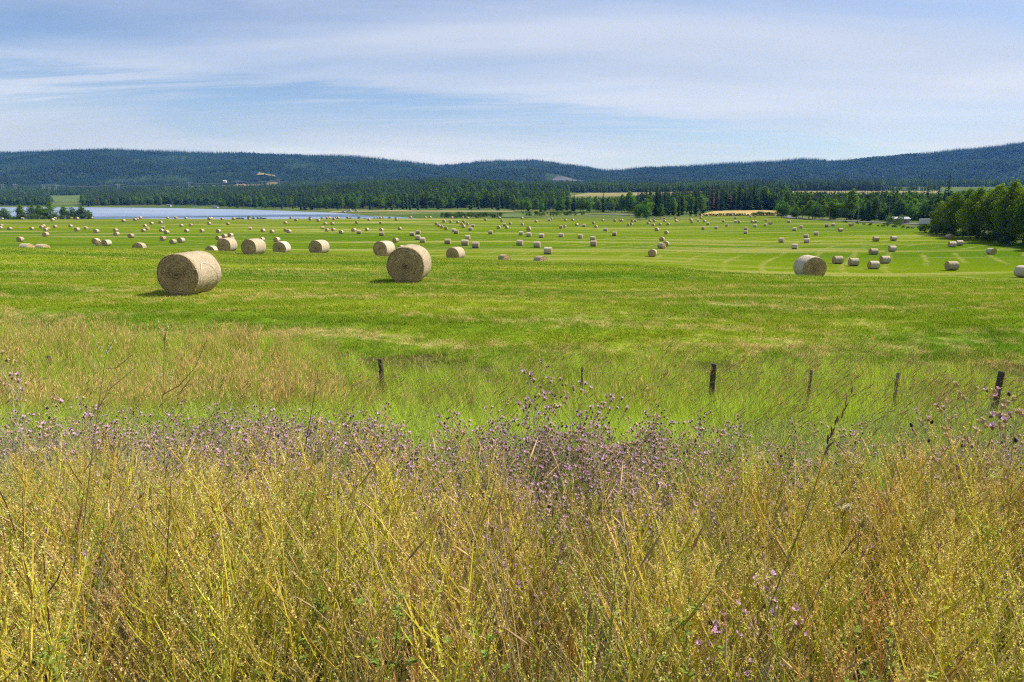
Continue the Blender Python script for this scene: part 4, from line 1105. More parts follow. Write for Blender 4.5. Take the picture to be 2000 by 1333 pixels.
HAND = {(374, 580): 'largest hay bale, at left, spiral face shaded, white net strip on its side',
        (801, 556): 'second largest hay bale, left of centre, showing its broad shaded spiral face',
        (1580, 541): 'big hay bale at right sunk behind the crest, spiral face turned right',
        (497, 501): 'big hay bale behind the largest one, its pale side on the right',
        (751, 499): 'big hay bale just behind and left of the second largest',
        (624, 498): 'round-faced hay bale alone midway between the two largest bales',
        (890, 502): 'half-sunk hay bale behind the crest, right of the second largest',
        (551, 491): 'half-sunk hay bale behind the crest, left of the lone round-faced one',
        (444, 486): 'half-sunk hay bale whose face tops the crest above the largest bale',
        (985, 506): 'white-sided low bale top showing over the crest at centre',
        (1055, 511): 'bale with torn bright face at the crest, centre of the picture',
        (1071, 498): 'side-on pale bale just behind the torn-faced crest bale',
        (1274, 503): 'round-faced bale alone on the bright slope right of centre',
        (1998, 544): 'bale cut off by the right edge of the picture',
        (1858, 530): 'lone bale near the right edge, nearest below the aspen grove',
        (1935, 498): 'grey bale at right before the grove, face turned right',
        (1854, 468): 'shaded bale at the foot of the aspen grove',
        (785, 492): 'bale peeping out between the two big ones left of centre',
        (52, 483): 'left of the two crest bales at the far left edge',
        (84, 484): 'right of the two crest bales at the far left edge',
        (272, 484): 'half-sunk bale on the crest left of the largest bale'}
SECT = [(0, 185, 'below the lakeside tree clump'), (185, 345, 'below the open left half of the lake'), (345, 520, 'below the dark middle of the lake'), (520, 700, 'below the bright right arm of the lake'),
        (700, 860, 'below the pointed end of the lake'), (860, 1000, 'below the dark thicket'), (1000, 1130, 'below the row of round bushes'), (1130, 1245, 'below the olive slope and road'),
        (1245, 1345, 'below the forward round tree'), (1345, 1450, 'below the left half of the golden field'), (1450, 1525, 'below the right half of the golden field'), (1525, 1660, 'below the road bend trees'), (1660, 1790, 'below the utility poles'), (1790, 2100, 'before the aspen grove')]
ORD = ['first', 'second', 'third', 'fourth', 'fifth', 'sixth', 'seventh', 'eighth', 'ninth', 'tenth', 'eleventh', 'twelfth']
VIEW = {'L': 'round face turned left', 'R': 'round face turned right', 'S': 'seen from its pale side', 'T': 'seen from its pale side', 'Z': 'seen from its pale side', 'F': 'round face to us'}
def bales():
    r = random.Random(9)
    L = []
    for e in BALES.split(';'):
        a = e.split(',')
        xl, xr, yt, yb = [float(v) for v in a[:4]]
        L.append([(xl + xr) / 2, yb, xr - xl, yb - yt, a[4]])
    # a label for each: by the landmark above it and its place among the bales there
    lab = {}
    for (p0, p1, phrase) in SECT:
        S = [b for b in L if p0 <= b[0] < p1 and (round(b[0]), round(b[1])) not in HAND]
        S.sort(key=lambda b: b[1])
        nrow = max(1, (len(S) + 5) // 6)
        nrow = min(nrow, 5)
        names = {1: ['only row'], 2: ['far row', 'near row'], 3: ['farthest row', 'middle row', 'nearest row'], 4: ['farthest row', 'second farthest row', 'second nearest row', 'nearest row'],
                 5: ['farthest row', 'second farthest row', 'middle row', 'second nearest row', 'nearest row']}[nrow]
        for q in range(nrow):
            row_ = sorted(S[q * len(S) // nrow:(q + 1) * len(S) // nrow])
            for i, b in enumerate(row_):
                lab[id(b)] = 'hay bale %s, %s from left, %s' % (phrase, ORD[i] if i < 12 else str(i + 1), names[q])
    key = {}
    for b in L:
        for k in HAND:
            if abs(k[0] - b[0]) < 1.6 and abs(k[1] - b[1]) < 1.6:
                key[k] = b; lab[id(b)] = HAND[k]
    for b in sorted(L, key=lambda t: -t[3]):
        px, yb, w, h, o = b
        ar = w / h
        big = h > 40
        if 'h' in o:
            hh = w / (2.12 if 'R' in o else 1.93) * 1.5
            Y = 1.5 * F / hh * 0.97
            if px > 1500: Y = 45.5
        else:
            hh = h
            Y = hit(px, yb - 0.15 * hh * 0.3)
            Ys = 1.5 * F / max(h, 4.4)
            if h < 5.6 and (Y is None or Y > 470): Y = r.uniform(425, 462)
            if Y is None or Y > 1.35 * Ys and h > 8 or Y < 0.7 * Ys: Y = min(Ys, 462)
            Y = min(Y, 468)
            Y += 0.35
        x = xoy(px, yb) * Y
        s = min(1.12, max(0.88, hh * Y / (1.5 * F)))
        t = o[-1]
        if t in 'Lh':
            # solve cos + 1.04 sin = ar for the yaw of the face
            th = max(8, min(36, math.degrees(math.asin(min(1, max(0.0, ar / 1.443)))) - 43.9)) if ar < 1.443 else 36
            if 'h' in o: th = 24
            th = max(th, 12)
        else:
            th = {'S': -76, 'T': 66, 'Z': 78, 'R': -42, 'F': 8}[t]
        if big and px < 500: th = 31
        if big and 700 < px < 900: th = 13
        if px > 1500 and big: th = -24
        th = radians(th + (r.uniform(-4, 4) if not big else 0))
        cx, cy = -x, -Y
        al = math.atan2(cx, -cy)
        z = float(ground_z(x, Y)) + BD / 2 * s - 0.05
        rz = al - th
        if h >= 13 or 'h' in o and hh > 15:
            e = empty('hay_bale', (x, Y, z), rz, s)
            kind = BIG[(0 if px < 500 else 1 if px < 1000 else 2)] if big else r.choice(MID)
            for nm, me in zip(('end_face', 'end_face', 'net_wrapped_side', 'loose_straw'), kind):
                q = obj(nm, me, e)
                if nm == 'loose_straw': q['kind'] = 'stuff'
            e.rotation_euler = (r.uniform(-0.02, 0.02), 0, rz)
            e.scale = (s * 1.02, s * r.uniform(0.96, 1.05), s * r.uniform(0.95, 1.0))
            if px < 400 and big:
                q = MB()
                pts = []
                for (tt, an) in [(0.10, -14), (0.13, 4), (0.17, 18), (0.24, 29), (0.34, 34), (0.46, 31), (0.58, 21), (0.68, 9), (0.78, -6), (0.86, -20)]:
                    rr = BD / 2 * 1.022
                    pts.append((rr * cos(radians(an)), (tt - 0.5) * BL, rr * sin(radians(an))))
                q.tube(pts, [0.0075] * len(pts), 5, (1, 1, 1))
                obj('loose_net_edge', q.mesh('loose_net_edge', [MATS['white_net']]), e)
        else:
            e = obj('hay_bale', r.choice(FARB), None, (x, Y, z))
            e.rotation_euler = (0, 0, rz); e.scale = (s * r.uniform(0.98, 1.05), s * r.uniform(0.93, 1.06), s * r.uniform(0.93, 1.0))
        tag(e, lab[id(b)], 'hay bale', 'round hay bales scattered over the mown field')
bales()

# ------------------------------------------------------------------ roadside vegetation
def ngz(x, y):
    return float(ground_z(x, y))
def at(px, py, Y):
    return np.array([xoy(px, py) * Y, Y, EYE + float(slope(py)) * Y])
def blade(b, p, az, lean, h, w, c0, c1, segs=3, droop=0.25):
    """bent tapered grass blade"""
    dx, dy = cos(az), sin(az)
    wx, wy = -dy, dx
    prev = None
    for i in range(segs + 1):
        f = i / segs
        off = lean * h * (f * f * (1 - droop) + f * droop)
        zz = h * (f - 0.22 * lean * f * f)
        ww = w * (1 - f ** 1.6) * 0.5
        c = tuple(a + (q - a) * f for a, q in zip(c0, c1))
        q = (p[0] + dx * off, p[1] + dy * off, p[2] + zz)
        if i == segs:
            k = b.pt(q, c); b.face((prev[0], prev[1], k))
        else:
            cur = (b.pt((q[0] + wx * ww, q[1] + wy * ww, q[2]), c), b.pt((q[0] - wx * ww, q[1] - wy * ww, q[2]), c))
            if prev: b.face((prev[0], prev[1], cur[1], cur[0]))
            prev = cur
def spindle(b, p, d, L, w, col, n=4, fuzz=0, r=R):
    """elongated seed head along d"""
    d = np.array(d, float); d /= np.linalg.norm(d)
    p = np.array(p, float)
    b.tube([p, p + d * L * 0.3, p + d * L * 0.75, p + d * L], [w * 0.35, w, w * 0.7, w * 0.1], n, [col, jit(col, 0.15, r), jit(col, 0.2, r), col], cap=False)
    for _ in range(fuzz):
        f = r.random()
        q = p + d * L * f
        e = d * 0.8 + np.array([r.gauss(0, 1), r.gauss(0, 1), r.gauss(0, 1)]) * 0.5
        e = e / np.linalg.norm(e) * w * r.uniform(2.0, 3.6)
        s = np.cross(e, d); s = s / (np.linalg.norm(s) + 1e-9) * w * 0.6
        b.tri(q - s, q + s, q + e, jit(col, 0.3, r))
def culm(b, p, az, lean, h, rad, c0, c1, head, hw, hcol, r, nod=0.3, fuzz=6, blades=2, bw=0.005):
    """grass stem with a seed head"""
    dx, dy = cos(az), sin(az)
    pts = []
    for i in range(4):
        f = i / 3
        pts.append((p[0] + dx * lean * h * f * f, p[1] + dy * lean * h * f * f, p[2] + h * (f - 0.12 * lean * f * f)))
    b.tube(pts, [rad, rad * 0.85, rad * 0.7, rad * 0.5], 3, [c0, c0, c1, c1], cap=False)
    d = np.array(pts[3]) - np.array(pts[2]); d = d / np.linalg.norm(d) + np.array([dx, dy, -0.2]) * nod
    spindle(b, pts[3], d, head, hw, jit(hcol, 0.2, r), 4, fuzz, r)
    for k in range(blades):
        f = r.uniform(0.1, 0.6); q = [pts[0][i] + (pts[2][i] - pts[0][i]) * f for i in range(3)]
        blade(b, q, r.uniform(0, 6.28), r.uniform(0.4, 1.0), r.uniform(0.12, 0.28), bw, c0, c1, 2)
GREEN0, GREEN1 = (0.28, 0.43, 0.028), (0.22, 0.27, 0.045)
def grass_kind(kind, seed):
    r = random.Random(seed); b = MB()
    def sp(rad): a = r.uniform(0, 6.28); q = rad * math.sqrt(r.random()); return (cos(a) * q, sin(a) * q, -0.03)
    if kind == 'lush':
        for _ in range(26):
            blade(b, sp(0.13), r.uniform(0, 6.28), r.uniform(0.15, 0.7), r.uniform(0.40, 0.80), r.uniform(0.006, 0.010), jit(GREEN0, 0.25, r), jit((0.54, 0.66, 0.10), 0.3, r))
    elif kind == 'tan':
        for _ in range(24):
            blade(b, sp(0.13), r.uniform(0, 6.28), r.uniform(0.05, 0.45), r.uniform(0.35, 0.72), r.uniform(0.005, 0.008), jit((0.29, 0.41, 0.025), 0.25, r), jit((0.56, 0.60, 0.09), 0.3, r))
        for _ in range(8):
            culm(b, sp(0.13), r.gauss(0.2, 1.2), r.uniform(0.02, 0.2), r.uniform(0.62, 0.98), 0.0017, (0.30, 0.31, 0.04), (0.50, 0.40, 0.13), r.uniform(0.07, 0.13), 0.0045, (0.82, 0.62, 0.30), r, 0.12, 6, 1)
    elif kind == 'brown':
        for _ in range(20):
            blade(b, sp(0.13), r.gauss(0.1, 0.9), r.uniform(0.2, 0.7), r.uniform(0.35, 0.65), r.uniform(0.005, 0.008), jit((0.27, 0.40, 0.03), 0.25, r), jit((0.52, 0.61, 0.11), 0.3, r))
        for _ in range(4):
            culm(b, sp(0.13), r.gauss(0.0, 0.35), r.uniform(0.25, 0.65), r.uniform(0.62, 0.98), 0.0016, (0.30, 0.32, 0.06), (0.42, 0.33, 0.14), r.uniform(0.10, 0.17), 0.0050, (0.48, 0.31, 0.18), r, 0.3, 5, 1)
    elif kind == 'dry':
        for _ in range(14):
            blade(b, sp(0.15), r.uniform(0, 6.28), r.uniform(0.2, 0.9), r.uniform(0.30, 0.70), r.uniform(0.004, 0.007), jit((0.30, 0.31, 0.07), 0.3, r), jit((0.58, 0.52, 0.24), 0.25, r))
        for _ in range(6):
            culm(b, sp(0.15), r.gauss(0.1, 0.8), r.uniform(0.1, 0.5), r.uniform(0.6, 0.95), 0.0013, (0.36, 0.31, 0.14), (0.50, 0.42, 0.22), 0.07, 0.004, (0.50, 0.41, 0.22), r, 0.3, 4, 0)
    elif kind == 'grey':
        for _ in range(12):
            blade(b, sp(0.15), r.uniform(0, 6.28), r.uniform(0.2, 0.8), r.uniform(0.25, 0.55), r.uniform(0.005, 0.009), jit((0.20, 0.26, 0.07), 0.3, r), jit((0.42, 0.46, 0.19), 0.25, r))
        for _ in range(10):
            q = sp(0.14); a = r.uniform(0, 6.28); h = r.uniform(0.45, 0.75)
            tip = (q[0] + cos(a) * 0.12, q[1] + sin(a) * 0.12, h)
            b.tube([q, ((q[0] + tip[0]) / 2, (q[1] + tip[1]) / 2, h * 0.55), tip], [0.002, 0.0016, 0.001], 3, (0.36, 0.38, 0.18), cap=False)
            for _ in range(9):
                f = r.uniform(0.35, 1); p = np.array(q) + (np.array(tip) - np.array(q)) * f
                blade(b, p, r.uniform(0, 6.28), 0.9, r.uniform(0.03, 0.07), 0.008, (0.30, 0.37, 0.14), (0.48, 0.52, 0.26), 2)
    elif kind == 'short':
        for _ in range(18):
            blade(b, sp(0.15), r.uniform(0, 6.28), r.uniform(0.3, 1.1), r.uniform(0.12, 0.34), r.uniform(0.004, 0.008), jit((0.07, 0.085, 0.018), 0.3, r), jit((0.34, 0.29, 0.075), 0.35, r), 2)
    return b.mesh('grass_' + kind, [MATS['herb']])
KIND = {}
GM = []
for kind, c in (('lush', 4), ('tan', 4), ('brown', 4), ('dry', 3), ('grey', 3), ('short', 3)):
    KIND[kind] = list(range(len(GM), len(GM) + c))
    for i in range(c):
        GM.append(grass_kind(kind, 700 + len(GM)))

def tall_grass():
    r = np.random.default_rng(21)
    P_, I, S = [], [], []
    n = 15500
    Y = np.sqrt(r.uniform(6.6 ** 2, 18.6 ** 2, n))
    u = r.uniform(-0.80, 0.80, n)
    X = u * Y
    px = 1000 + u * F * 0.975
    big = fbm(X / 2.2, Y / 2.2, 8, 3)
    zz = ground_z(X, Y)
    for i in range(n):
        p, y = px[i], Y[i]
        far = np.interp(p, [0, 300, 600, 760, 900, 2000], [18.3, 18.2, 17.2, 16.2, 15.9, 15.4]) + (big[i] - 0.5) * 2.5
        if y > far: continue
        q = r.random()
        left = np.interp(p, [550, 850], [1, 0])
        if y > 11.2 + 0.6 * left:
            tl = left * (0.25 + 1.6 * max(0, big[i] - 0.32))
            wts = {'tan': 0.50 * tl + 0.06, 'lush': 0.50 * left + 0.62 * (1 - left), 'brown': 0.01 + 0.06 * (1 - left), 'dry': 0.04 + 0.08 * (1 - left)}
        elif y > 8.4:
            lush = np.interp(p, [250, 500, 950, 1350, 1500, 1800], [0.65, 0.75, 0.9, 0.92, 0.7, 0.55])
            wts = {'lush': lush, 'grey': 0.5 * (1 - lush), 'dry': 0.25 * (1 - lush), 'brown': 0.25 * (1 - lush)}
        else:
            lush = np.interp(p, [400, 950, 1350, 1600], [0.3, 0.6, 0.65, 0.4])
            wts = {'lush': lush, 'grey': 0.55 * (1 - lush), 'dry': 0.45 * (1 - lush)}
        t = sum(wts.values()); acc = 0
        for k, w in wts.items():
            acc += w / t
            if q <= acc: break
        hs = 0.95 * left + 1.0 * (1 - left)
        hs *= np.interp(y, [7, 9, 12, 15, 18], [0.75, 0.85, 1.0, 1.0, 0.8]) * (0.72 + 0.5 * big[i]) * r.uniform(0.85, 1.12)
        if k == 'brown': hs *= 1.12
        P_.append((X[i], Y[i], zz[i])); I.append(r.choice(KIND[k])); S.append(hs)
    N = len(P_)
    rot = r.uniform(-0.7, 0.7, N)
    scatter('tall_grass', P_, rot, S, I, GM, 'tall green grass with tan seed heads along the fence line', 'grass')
tall_grass()

# mown regrowth on the near part of the field
def field_kind(seed, rad, n, hl, hh, w):
    r = random.Random(seed); b = MB()
    for _ in range(n):
        a = r.uniform(0, 6.28); q = rad * math.sqrt(r.random())
        k = r.uniform(0.95, 1.6)
        c = (k, k, k)
        if r.random() < 0.13: c = (3.0, 1.6, 5.0)
        if r.random() < 0.2: c = (0.6, 0.75, 0.7)
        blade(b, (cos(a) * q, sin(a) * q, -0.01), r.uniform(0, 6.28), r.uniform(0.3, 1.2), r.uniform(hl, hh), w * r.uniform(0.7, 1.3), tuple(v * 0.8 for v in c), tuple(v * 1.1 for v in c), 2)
    return b.mesh('field_tuft', [MATS['field_blades']])
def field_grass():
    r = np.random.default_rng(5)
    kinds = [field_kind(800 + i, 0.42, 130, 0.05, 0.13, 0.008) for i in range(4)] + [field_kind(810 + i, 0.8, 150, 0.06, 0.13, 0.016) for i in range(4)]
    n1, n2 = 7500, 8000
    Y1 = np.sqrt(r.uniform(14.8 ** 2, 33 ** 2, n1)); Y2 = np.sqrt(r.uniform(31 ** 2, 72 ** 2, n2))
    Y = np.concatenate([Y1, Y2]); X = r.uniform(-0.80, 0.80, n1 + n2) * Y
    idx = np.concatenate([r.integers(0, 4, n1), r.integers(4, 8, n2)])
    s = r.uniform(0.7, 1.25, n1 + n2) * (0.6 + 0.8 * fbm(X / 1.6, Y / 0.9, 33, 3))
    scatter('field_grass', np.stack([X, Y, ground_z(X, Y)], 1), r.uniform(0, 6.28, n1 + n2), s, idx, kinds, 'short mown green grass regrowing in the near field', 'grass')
field_grass()

# white sweet clover gone to seed
def clover_parts(seed, h=0.85, nb=13, tone=0, leafy_=1.0, nleaf=1):
    """stems, leaves and floret spikes of one sweet clover"""
    r = random.Random(seed); st, lf, fl = MB(), MB(), MB()
    SC = [(0.60, 0.55, 0.07), (0.66, 0.51, 0.08), (0.42, 0.46, 0.07), (0.58, 0.34, 0.11)][tone]
    FC = [(0.80, 0.67, 0.25), (0.76, 0.55, 0.21), (0.66, 0.61, 0.25), (0.64, 0.39, 0.18)][tone]
    LC = [(0.42, 0.44, 0.06), (0.46, 0.42, 0.07), (0.28, 0.36, 0.07), (0.44, 0.35, 0.08)][tone]
    lx, ly = r.uniform(-0.16, 0.16), r.uniform(-0.12, 0.12)
    main = [np.array((lx * h * f * f + 0.012 * sin(f * 9 + seed), ly * h * f * f, h * f)) for f in np.linspace(0, 1, 6)]
    main[0][2] = -0.04
    st.tube(main, [0.0038, 0.0036, 0.003, 0.0024, 0.0017, 0.001], 4, [jit(SC, 0.2, r)] * 6, cap=False)
    def along(f):
        i = min(4, int(f * 5)); q = f * 5 - i
        return main[i] * (1 - q) + main[i + 1] * q
    def raceme(p, d, L, n):
        d = d / np.linalg.norm(d)
        for k in range(n):
            f = k / n
            a = r.uniform(0, 6.28)
            e = np.array([cos(a), sin(a), r.uniform(-0.5, 0.4)])
            q = p + d * L * f + e * 0.0030 * (1.1 - 0.5 * f)
            s = r.uniform(0.0017, 0.0030)
            g = np.array([r.gauss(0, 1), r.gauss(0, 1), r.gauss(0, 1)]); g /= np.linalg.norm(g)
            h2 = np.cross(g, e); h2 /= np.linalg.norm(h2) + 1e-9
            c = jit(FC, 0.35, r)
            if r.random() < 0.25: c = jit((0.44, 0.28, 0.10), 0.3, r)
            fl.quad(q - g * s, q - h2 * s * 0.7, q + g * s * 1.2, q + h2 * s * 0.7, c)
    def leafs(p, n=1):
        for _ in range(n):
            a = r.uniform(0, 6.28)
            for k in (-0.9, 0, 0.9):
                dx, dy = cos(a + k), sin(a + k)
                L = r.uniform(0.007, 0.014) * leafy_; w = L * 0.26; up = r.uniform(-0.1, 0.5)
                c = jit(LC, 0.35, r)
                lf.quad(p, p + np.array((dx * L * 0.5 - dy * w, dy * L * 0.5 + dx * w, up * L * 0.5)), p + np.array((dx * L, dy * L, up * L * 0.8)), p + np.array((dx * L * 0.5 + dy * w, dy * L * 0.5 - dx * w, up * L * 0.5)), c)
    raceme(main[5] - np.array((0, 0, 0.01)), np.array((lx, ly, 1.0)), 0.07, 16)
    for i in range(nb):
        f = 0.16 + 0.80 * (i + r.random()) / nb
        p = along(min(f, 0.99))
        a = i * 2.4 + r.uniform(-0.5, 0.5)
        L = (0.34 * (1 - f) + 0.10) * r.uniform(0.7, 1.25) * h / 0.85
        d = np.array((cos(a) * 0.62, sin(a) * 0.62, r.uniform(0.75, 1.25)))
        d /= np.linalg.norm(d)
        m_ = p + d * L * 0.5; e_ = p + d * L + np.array((0, 0, 0.12 * L))
        st.tube([p, m_, e_], [0.0021, 0.0017, 0.001], 3, jit(SC, 0.25, r), cap=False)
        raceme(e_ - d * 0.02, d + np.array((0, 0, 0.4)), r.uniform(0.05, 0.10), 24)
        for _ in range(r.choice((2, 3, 3))):
            g = r.uniform(0.25, 0.95); q = p + (e_ - p) * g
            a2 = r.uniform(0, 6.28)
            d2 = np.array((cos(a2) * 0.6, sin(a2) * 0.6, 1.1)); d2 /= np.linalg.norm(d2)
            l2 = r.uniform(0.02, 0.05)
            st.tube([q, q + d2 * l2], [0.0009, 0.0006], 3, SC, cap=False)
            raceme(q + d2 * l2 * 0.6, d2, r.uniform(0.035, 0.085), 18)
        leafs(p + (e_ - p) * r.random(), nleaf)
        if nleaf > 1: leafs(p + (e_ - p) * r.random(), nleaf)
    for _ in range(4 * nleaf):
        leafs(along(r.uniform(0.1, 0.9)))
    return st, lf, fl
def merge(*mbs):
    q = MB()
    for b in mbs:
        k = len(q.v)
        q.v += b.v; q.c += b.c; q.m += b.m; q.f += [tuple(i + k for i in f) for f in b.f]
    return q
CLOVER = [merge(*clover_parts(900 + i, r_h, nb, tone)).mesh('sweet_clover', [MATS['herb']]) for i, (r_h, nb, tone) in enumerate(
    [(0.85, 13, 0), (0.80, 12, 0), (0.9, 14, 1), (0.78, 12, 2), (0.84, 13, 0), (0.75, 11, 1), (0.7, 11, 3), (0.8, 12, 2)])]
def straw_bundle(seed):
    r = random.Random(seed); b = MB()
    for _ in range(7):
        a = r.uniform(0, 6.28); p = (cos(a) * 0.06, sin(a) * 0.06, -0.03)
        culm(b, p, r.uniform(0, 6.28), r.uniform(0.05, 0.55), r.uniform(0.55, 1.0), 0.0016, jit((0.46, 0.34, 0.16), 0.25, r), jit((0.62, 0.50, 0.28), 0.2, r), r.uniform(0.04, 0.10), 0.0028, jit((0.58, 0.42, 0.22), 0.25, r), r, 0.2, 6, 2, 0.005)
    return b.mesh('straw_bundle', [MATS['herb']])
CLOVER += [merge(*clover_parts(930 + i, 0.72, 12, 2, 1.6, 3)).mesh('leafy_weed', [MATS['herb']]) for i in range(2)] + [straw_bundle(940 + i) for i in range(2)]
def clover_field():
    r = np.random.default_rng(31)
    P_, I, S, T = [], [], [], []
    def put(n, y0, y1, hs, wt, add=0):
        Y = np.sqrt(r.uniform(y0 ** 2, y1 ** 2, n)); X = r.uniform(-0.85, 0.85, n) * (Y + 0.25)
        zz = ground_z(X, Y); big = fbm(X * 1.3, Y * 1.3, 12, 3)
        for i in range(n):
            px = 1000 + X[i] / Y[i] * F * 0.93
            # how far the clover reaches before the knapweed takes over
            lim = np.interp(px, [0, 250, 420, 600, 1000, 1400, 1700, 2000], [4.0, 3.8, 3.3, 3.05, 3.1, 3.1, 3.3, 3.7]) + (big[i] - 0.5) * 1.1
            if Y[i] > lim: continue
            lw = np.interp(px, [0, 350, 700, 1500, 1800, 2000], [0.24, 0.13, 0.03, 0.04, 0.12, 0.15]); sw = np.interp(px, [0, 500, 1000, 1600, 2000], [0.10, 0.20, 0.26, 0.22, 0.16])
            q_ = r.random(); I.append(r.choice([8, 9]) if q_ < lw else (r.choice([10, 11]) if q_ < lw + sw else r.choice(8, p=wt))); P_.append((X[i], Y[i], zz[i])); S.append(hs * r.uniform(0.78, 1.12) * (0.8 + 0.4 * big[i])); T.append((r.normal(0, 0.05), r.normal(0.0, 0.05)))
    put(1500, 1.4, 4.6, 0.95, [.18, .16, .13, .09, .15, .10, .10, .09])
    scatter('sweet_clover', P_, r.uniform(0, 6.28, len(P_)), S, I, CLOVER, 'dense yellow-green sweet clover going to seed in the foreground', 'clover', tilt=np.array(T, np.float32))
    # undergrowth of short grass and dry stems
    n = 2900
    Y = np.sqrt(r.uniform(1.0, 9.5 ** 2, n)); X = r.uniform(-0.85, 0.85, n) * (Y + 0.3)
    kinds = np.where(r.random(n) < 0.55, r.choice(KIND['short'], n), np.where(r.random(n) < 0.85, r.choice(KIND['dry'], n), r.choice(KIND['lush'], n)))
    s = np.where(np.isin(kinds, KIND['short']), 1.0, 0.62) * r.uniform(0.7, 1.1, n) * np.interp(Y, [1.2, 3.0], [0.45, 1.0])
    scatter('under_grass', np.stack([X, Y, ground_z(X, Y)], 1), r.uniform(0, 6.28, n), s, kinds, GM, 'short grass and dry blades between the roadside weeds', 'grass')
clover_field()

# knapweed
def knapweed_parts(seed, h=0.85, nb=10, purple=0.5, hs=1.0):
    r = random.Random(seed); st, lf, hd = MB(), MB(), MB()
    SC = (0.46, 0.43, 0.31)
    lx, ly = r.uniform(-0.1, 0.1), r.uniform(-0.1, 0.1)
    main = [np.array((lx * f * f * h, ly * f * f * h, h * 0.92 * f - (0.04 if f == 0 else 0))) for f in np.linspace(0, 1, 5)]
    st.tube(main, [0.0036, 0.0032, 0.0025, 0.0018, 0.001], 4, [(0.24, 0.17, 0.12)] * 2 + [SC] * 3, cap=False)
    def head(p, d):
        d = d / np.linalg.norm(d)
        q = r.random(); R_ = 0.0062 * hs * r.uniform(0.8, 1.15)
        bc = jit((0.28, 0.19, 0.13) if q < purple else ((0.50, 0.35, 0.23) if q < 0.93 else (0.07, 0.06, 0.065)), 0.25, r)
        hd.tube([p, p + d * R_ * 0.8, p + d * R_ * 2.0, p + d * R_ * 2.6], [R_ * 0.4, R_, R_ * 0.75, R_ * 0.4], 5, bc, cap=False)
        n = 11 if q < purple else 7
        cc = (0.70, 0.42, 0.70) if q < purple else (0.72, 0.52, 0.38)
        base = p + d * R_ * 2.2
        a1 = np.cross(d, (0.3, 0.5, 0.8)); a1 /= np.linalg.norm(a1); a2 = np.cross(d, a1)
        if q > 0.9: return
        for k in range(n):
            an = 6.28 * (k + r.random() * 0.6) / n
            e = a1 * cos(an) + a2 * sin(an)
            L = R_ * (2.1 if q < purple else 1.3) * r.uniform(0.7, 1.15)
            s = np.cross(e, d) * R_ * 0.42
            tip = base + e * L * 0.85 + d * L * 0.65
            c = jit(cc, 0.25, r)
            hd.tri(base + e * R_ * 0.2, tip - s, tip + s, c)
    for i in range(nb):
        f = 0.30 + 0.68 * (i + r.random()) / nb
        k = min(3, int(f * 4)); p = main[k] + (main[k + 1] - main[k]) * (f * 4 - k)
        a = i * 2.4 + r.uniform(-0.6, 0.6)
        L = (0.36 * (1 - f) + 0.14) * r.uniform(0.7, 1.2) * h / 0.85
        d = np.array((cos(a) * 0.6, sin(a) * 0.6, r.uniform(0.8, 1.3))); d /= np.linalg.norm(d)
        e_ = p + d * L
        st.tube([p, p + d * L * 0.5 + np.array((0, 0, -0.01)), e_], [0.0019, 0.0014, 0.0009], 3, jit(SC, 0.2, r), cap=False)
        head(e_, d)
        for _ in range(r.choice((2, 3, 4))):
            g = r.uniform(0.35, 0.95); q = p + d * L * g
            a2 = r.uniform(0, 6.28); d2 = np.array((cos(a2) * 0.6, sin(a2) * 0.6, 1.1)); d2 /= np.linalg.norm(d2)
            l2 = r.uniform(0.03, 0.09)
            st.tube([q, q + d2 * l2], [0.0011, 0.0008], 3, SC, cap=False)
            head(q + d2 * l2, d2)
        for _ in range(3):
            q = p + d * L * r.random()
            blade(lf, q, r.uniform(0, 6.28), 0.8, r.uniform(0.02, 0.05), 0.005, jit((0.27, 0.31, 0.15), 0.25, r), jit((0.38, 0.40, 0.23), 0.25, r), 2)
    for _ in range(16):
        f = r.uniform(0.05, 0.7); k = min(3, int(f * 4)); p = main[k] + (main[k + 1] - main[k]) * (f * 4 - k)
        blade(lf, p, r.uniform(0, 6.28), 0.9, r.uniform(0.05, 0.12), 0.010, jit((0.19, 0.25, 0.08), 0.25, r), jit((0.33, 0.36, 0.17), 0.25, r), 2)
    return st, lf, hd
KNAP = [merge(*knapweed_parts(950 + i, hh_, nb, pu, 1.1)).mesh('knapweed', [MATS['herb']]) for i, (hh_, nb, pu) in enumerate(
    [(0.85, 11, 0.52), (0.9, 12, 0.44), (0.78, 10, 0.58), (0.82, 11, 0.30), (0.9, 12, 0.10), (0.8, 11, 0.5)])]
def knapweed_band():
    r = np.random.default_rng(41)
    P_, I, S = [], [], []
    n = 1750
    Y = np.sqrt(r.uniform(2.3 ** 2, 8.6 ** 2, n)); X = r.uniform(-0.82, 0.82, n) * Y
    zz = ground_z(X, Y); big = fbm(X / 1.4, Y / 1.4, 19, 3)
    for i in range(n):
        px = 1000 + X[i] / Y[i] * F * 0.95
        dens = np.interp(px, [0, 200, 420, 760, 880, 1000, 1450, 1600, 2000], [0.25, 0.42, 0.95, 0.95, 0.55, 0.85, 0.8, 0.35, 0.4]) * (0.2 + 1.3 * big[i])
        back = np.interp(px, [0, 300, 760, 860, 1000, 1180, 1300, 1500, 2000], [7.2, 6.9, 6.6, 5.6, 6.0, 6.0, 5.9, 5.6, 5.2]) + (big[i] - 0.5) * 1.2
        if Y[i] > back or r.random() > dens: continue
        grey = px < 330 or (1500 < px < 1680)
        w = [.22, .2, .2, .14, .06, .18] if not grey else [.12, .15, .1, .2, .33, .1]
        I.append(r.choice(6, p=w)); P_.append((X[i], Y[i], zz[i]))
        S.append(np.interp(Y[i], [2.4, 3.3, 5, 8], [0.62, 0.78, 0.93, 1.05]) * r.uniform(0.75, 1.12))
    scatter('knapweed', P_, r.uniform(0, 6.28, len(P_)), S, I, KNAP, 'band of purple knapweed with spent brown heads', 'wildflowers')
    # a few strays among the clover and grass
knapweed_band()

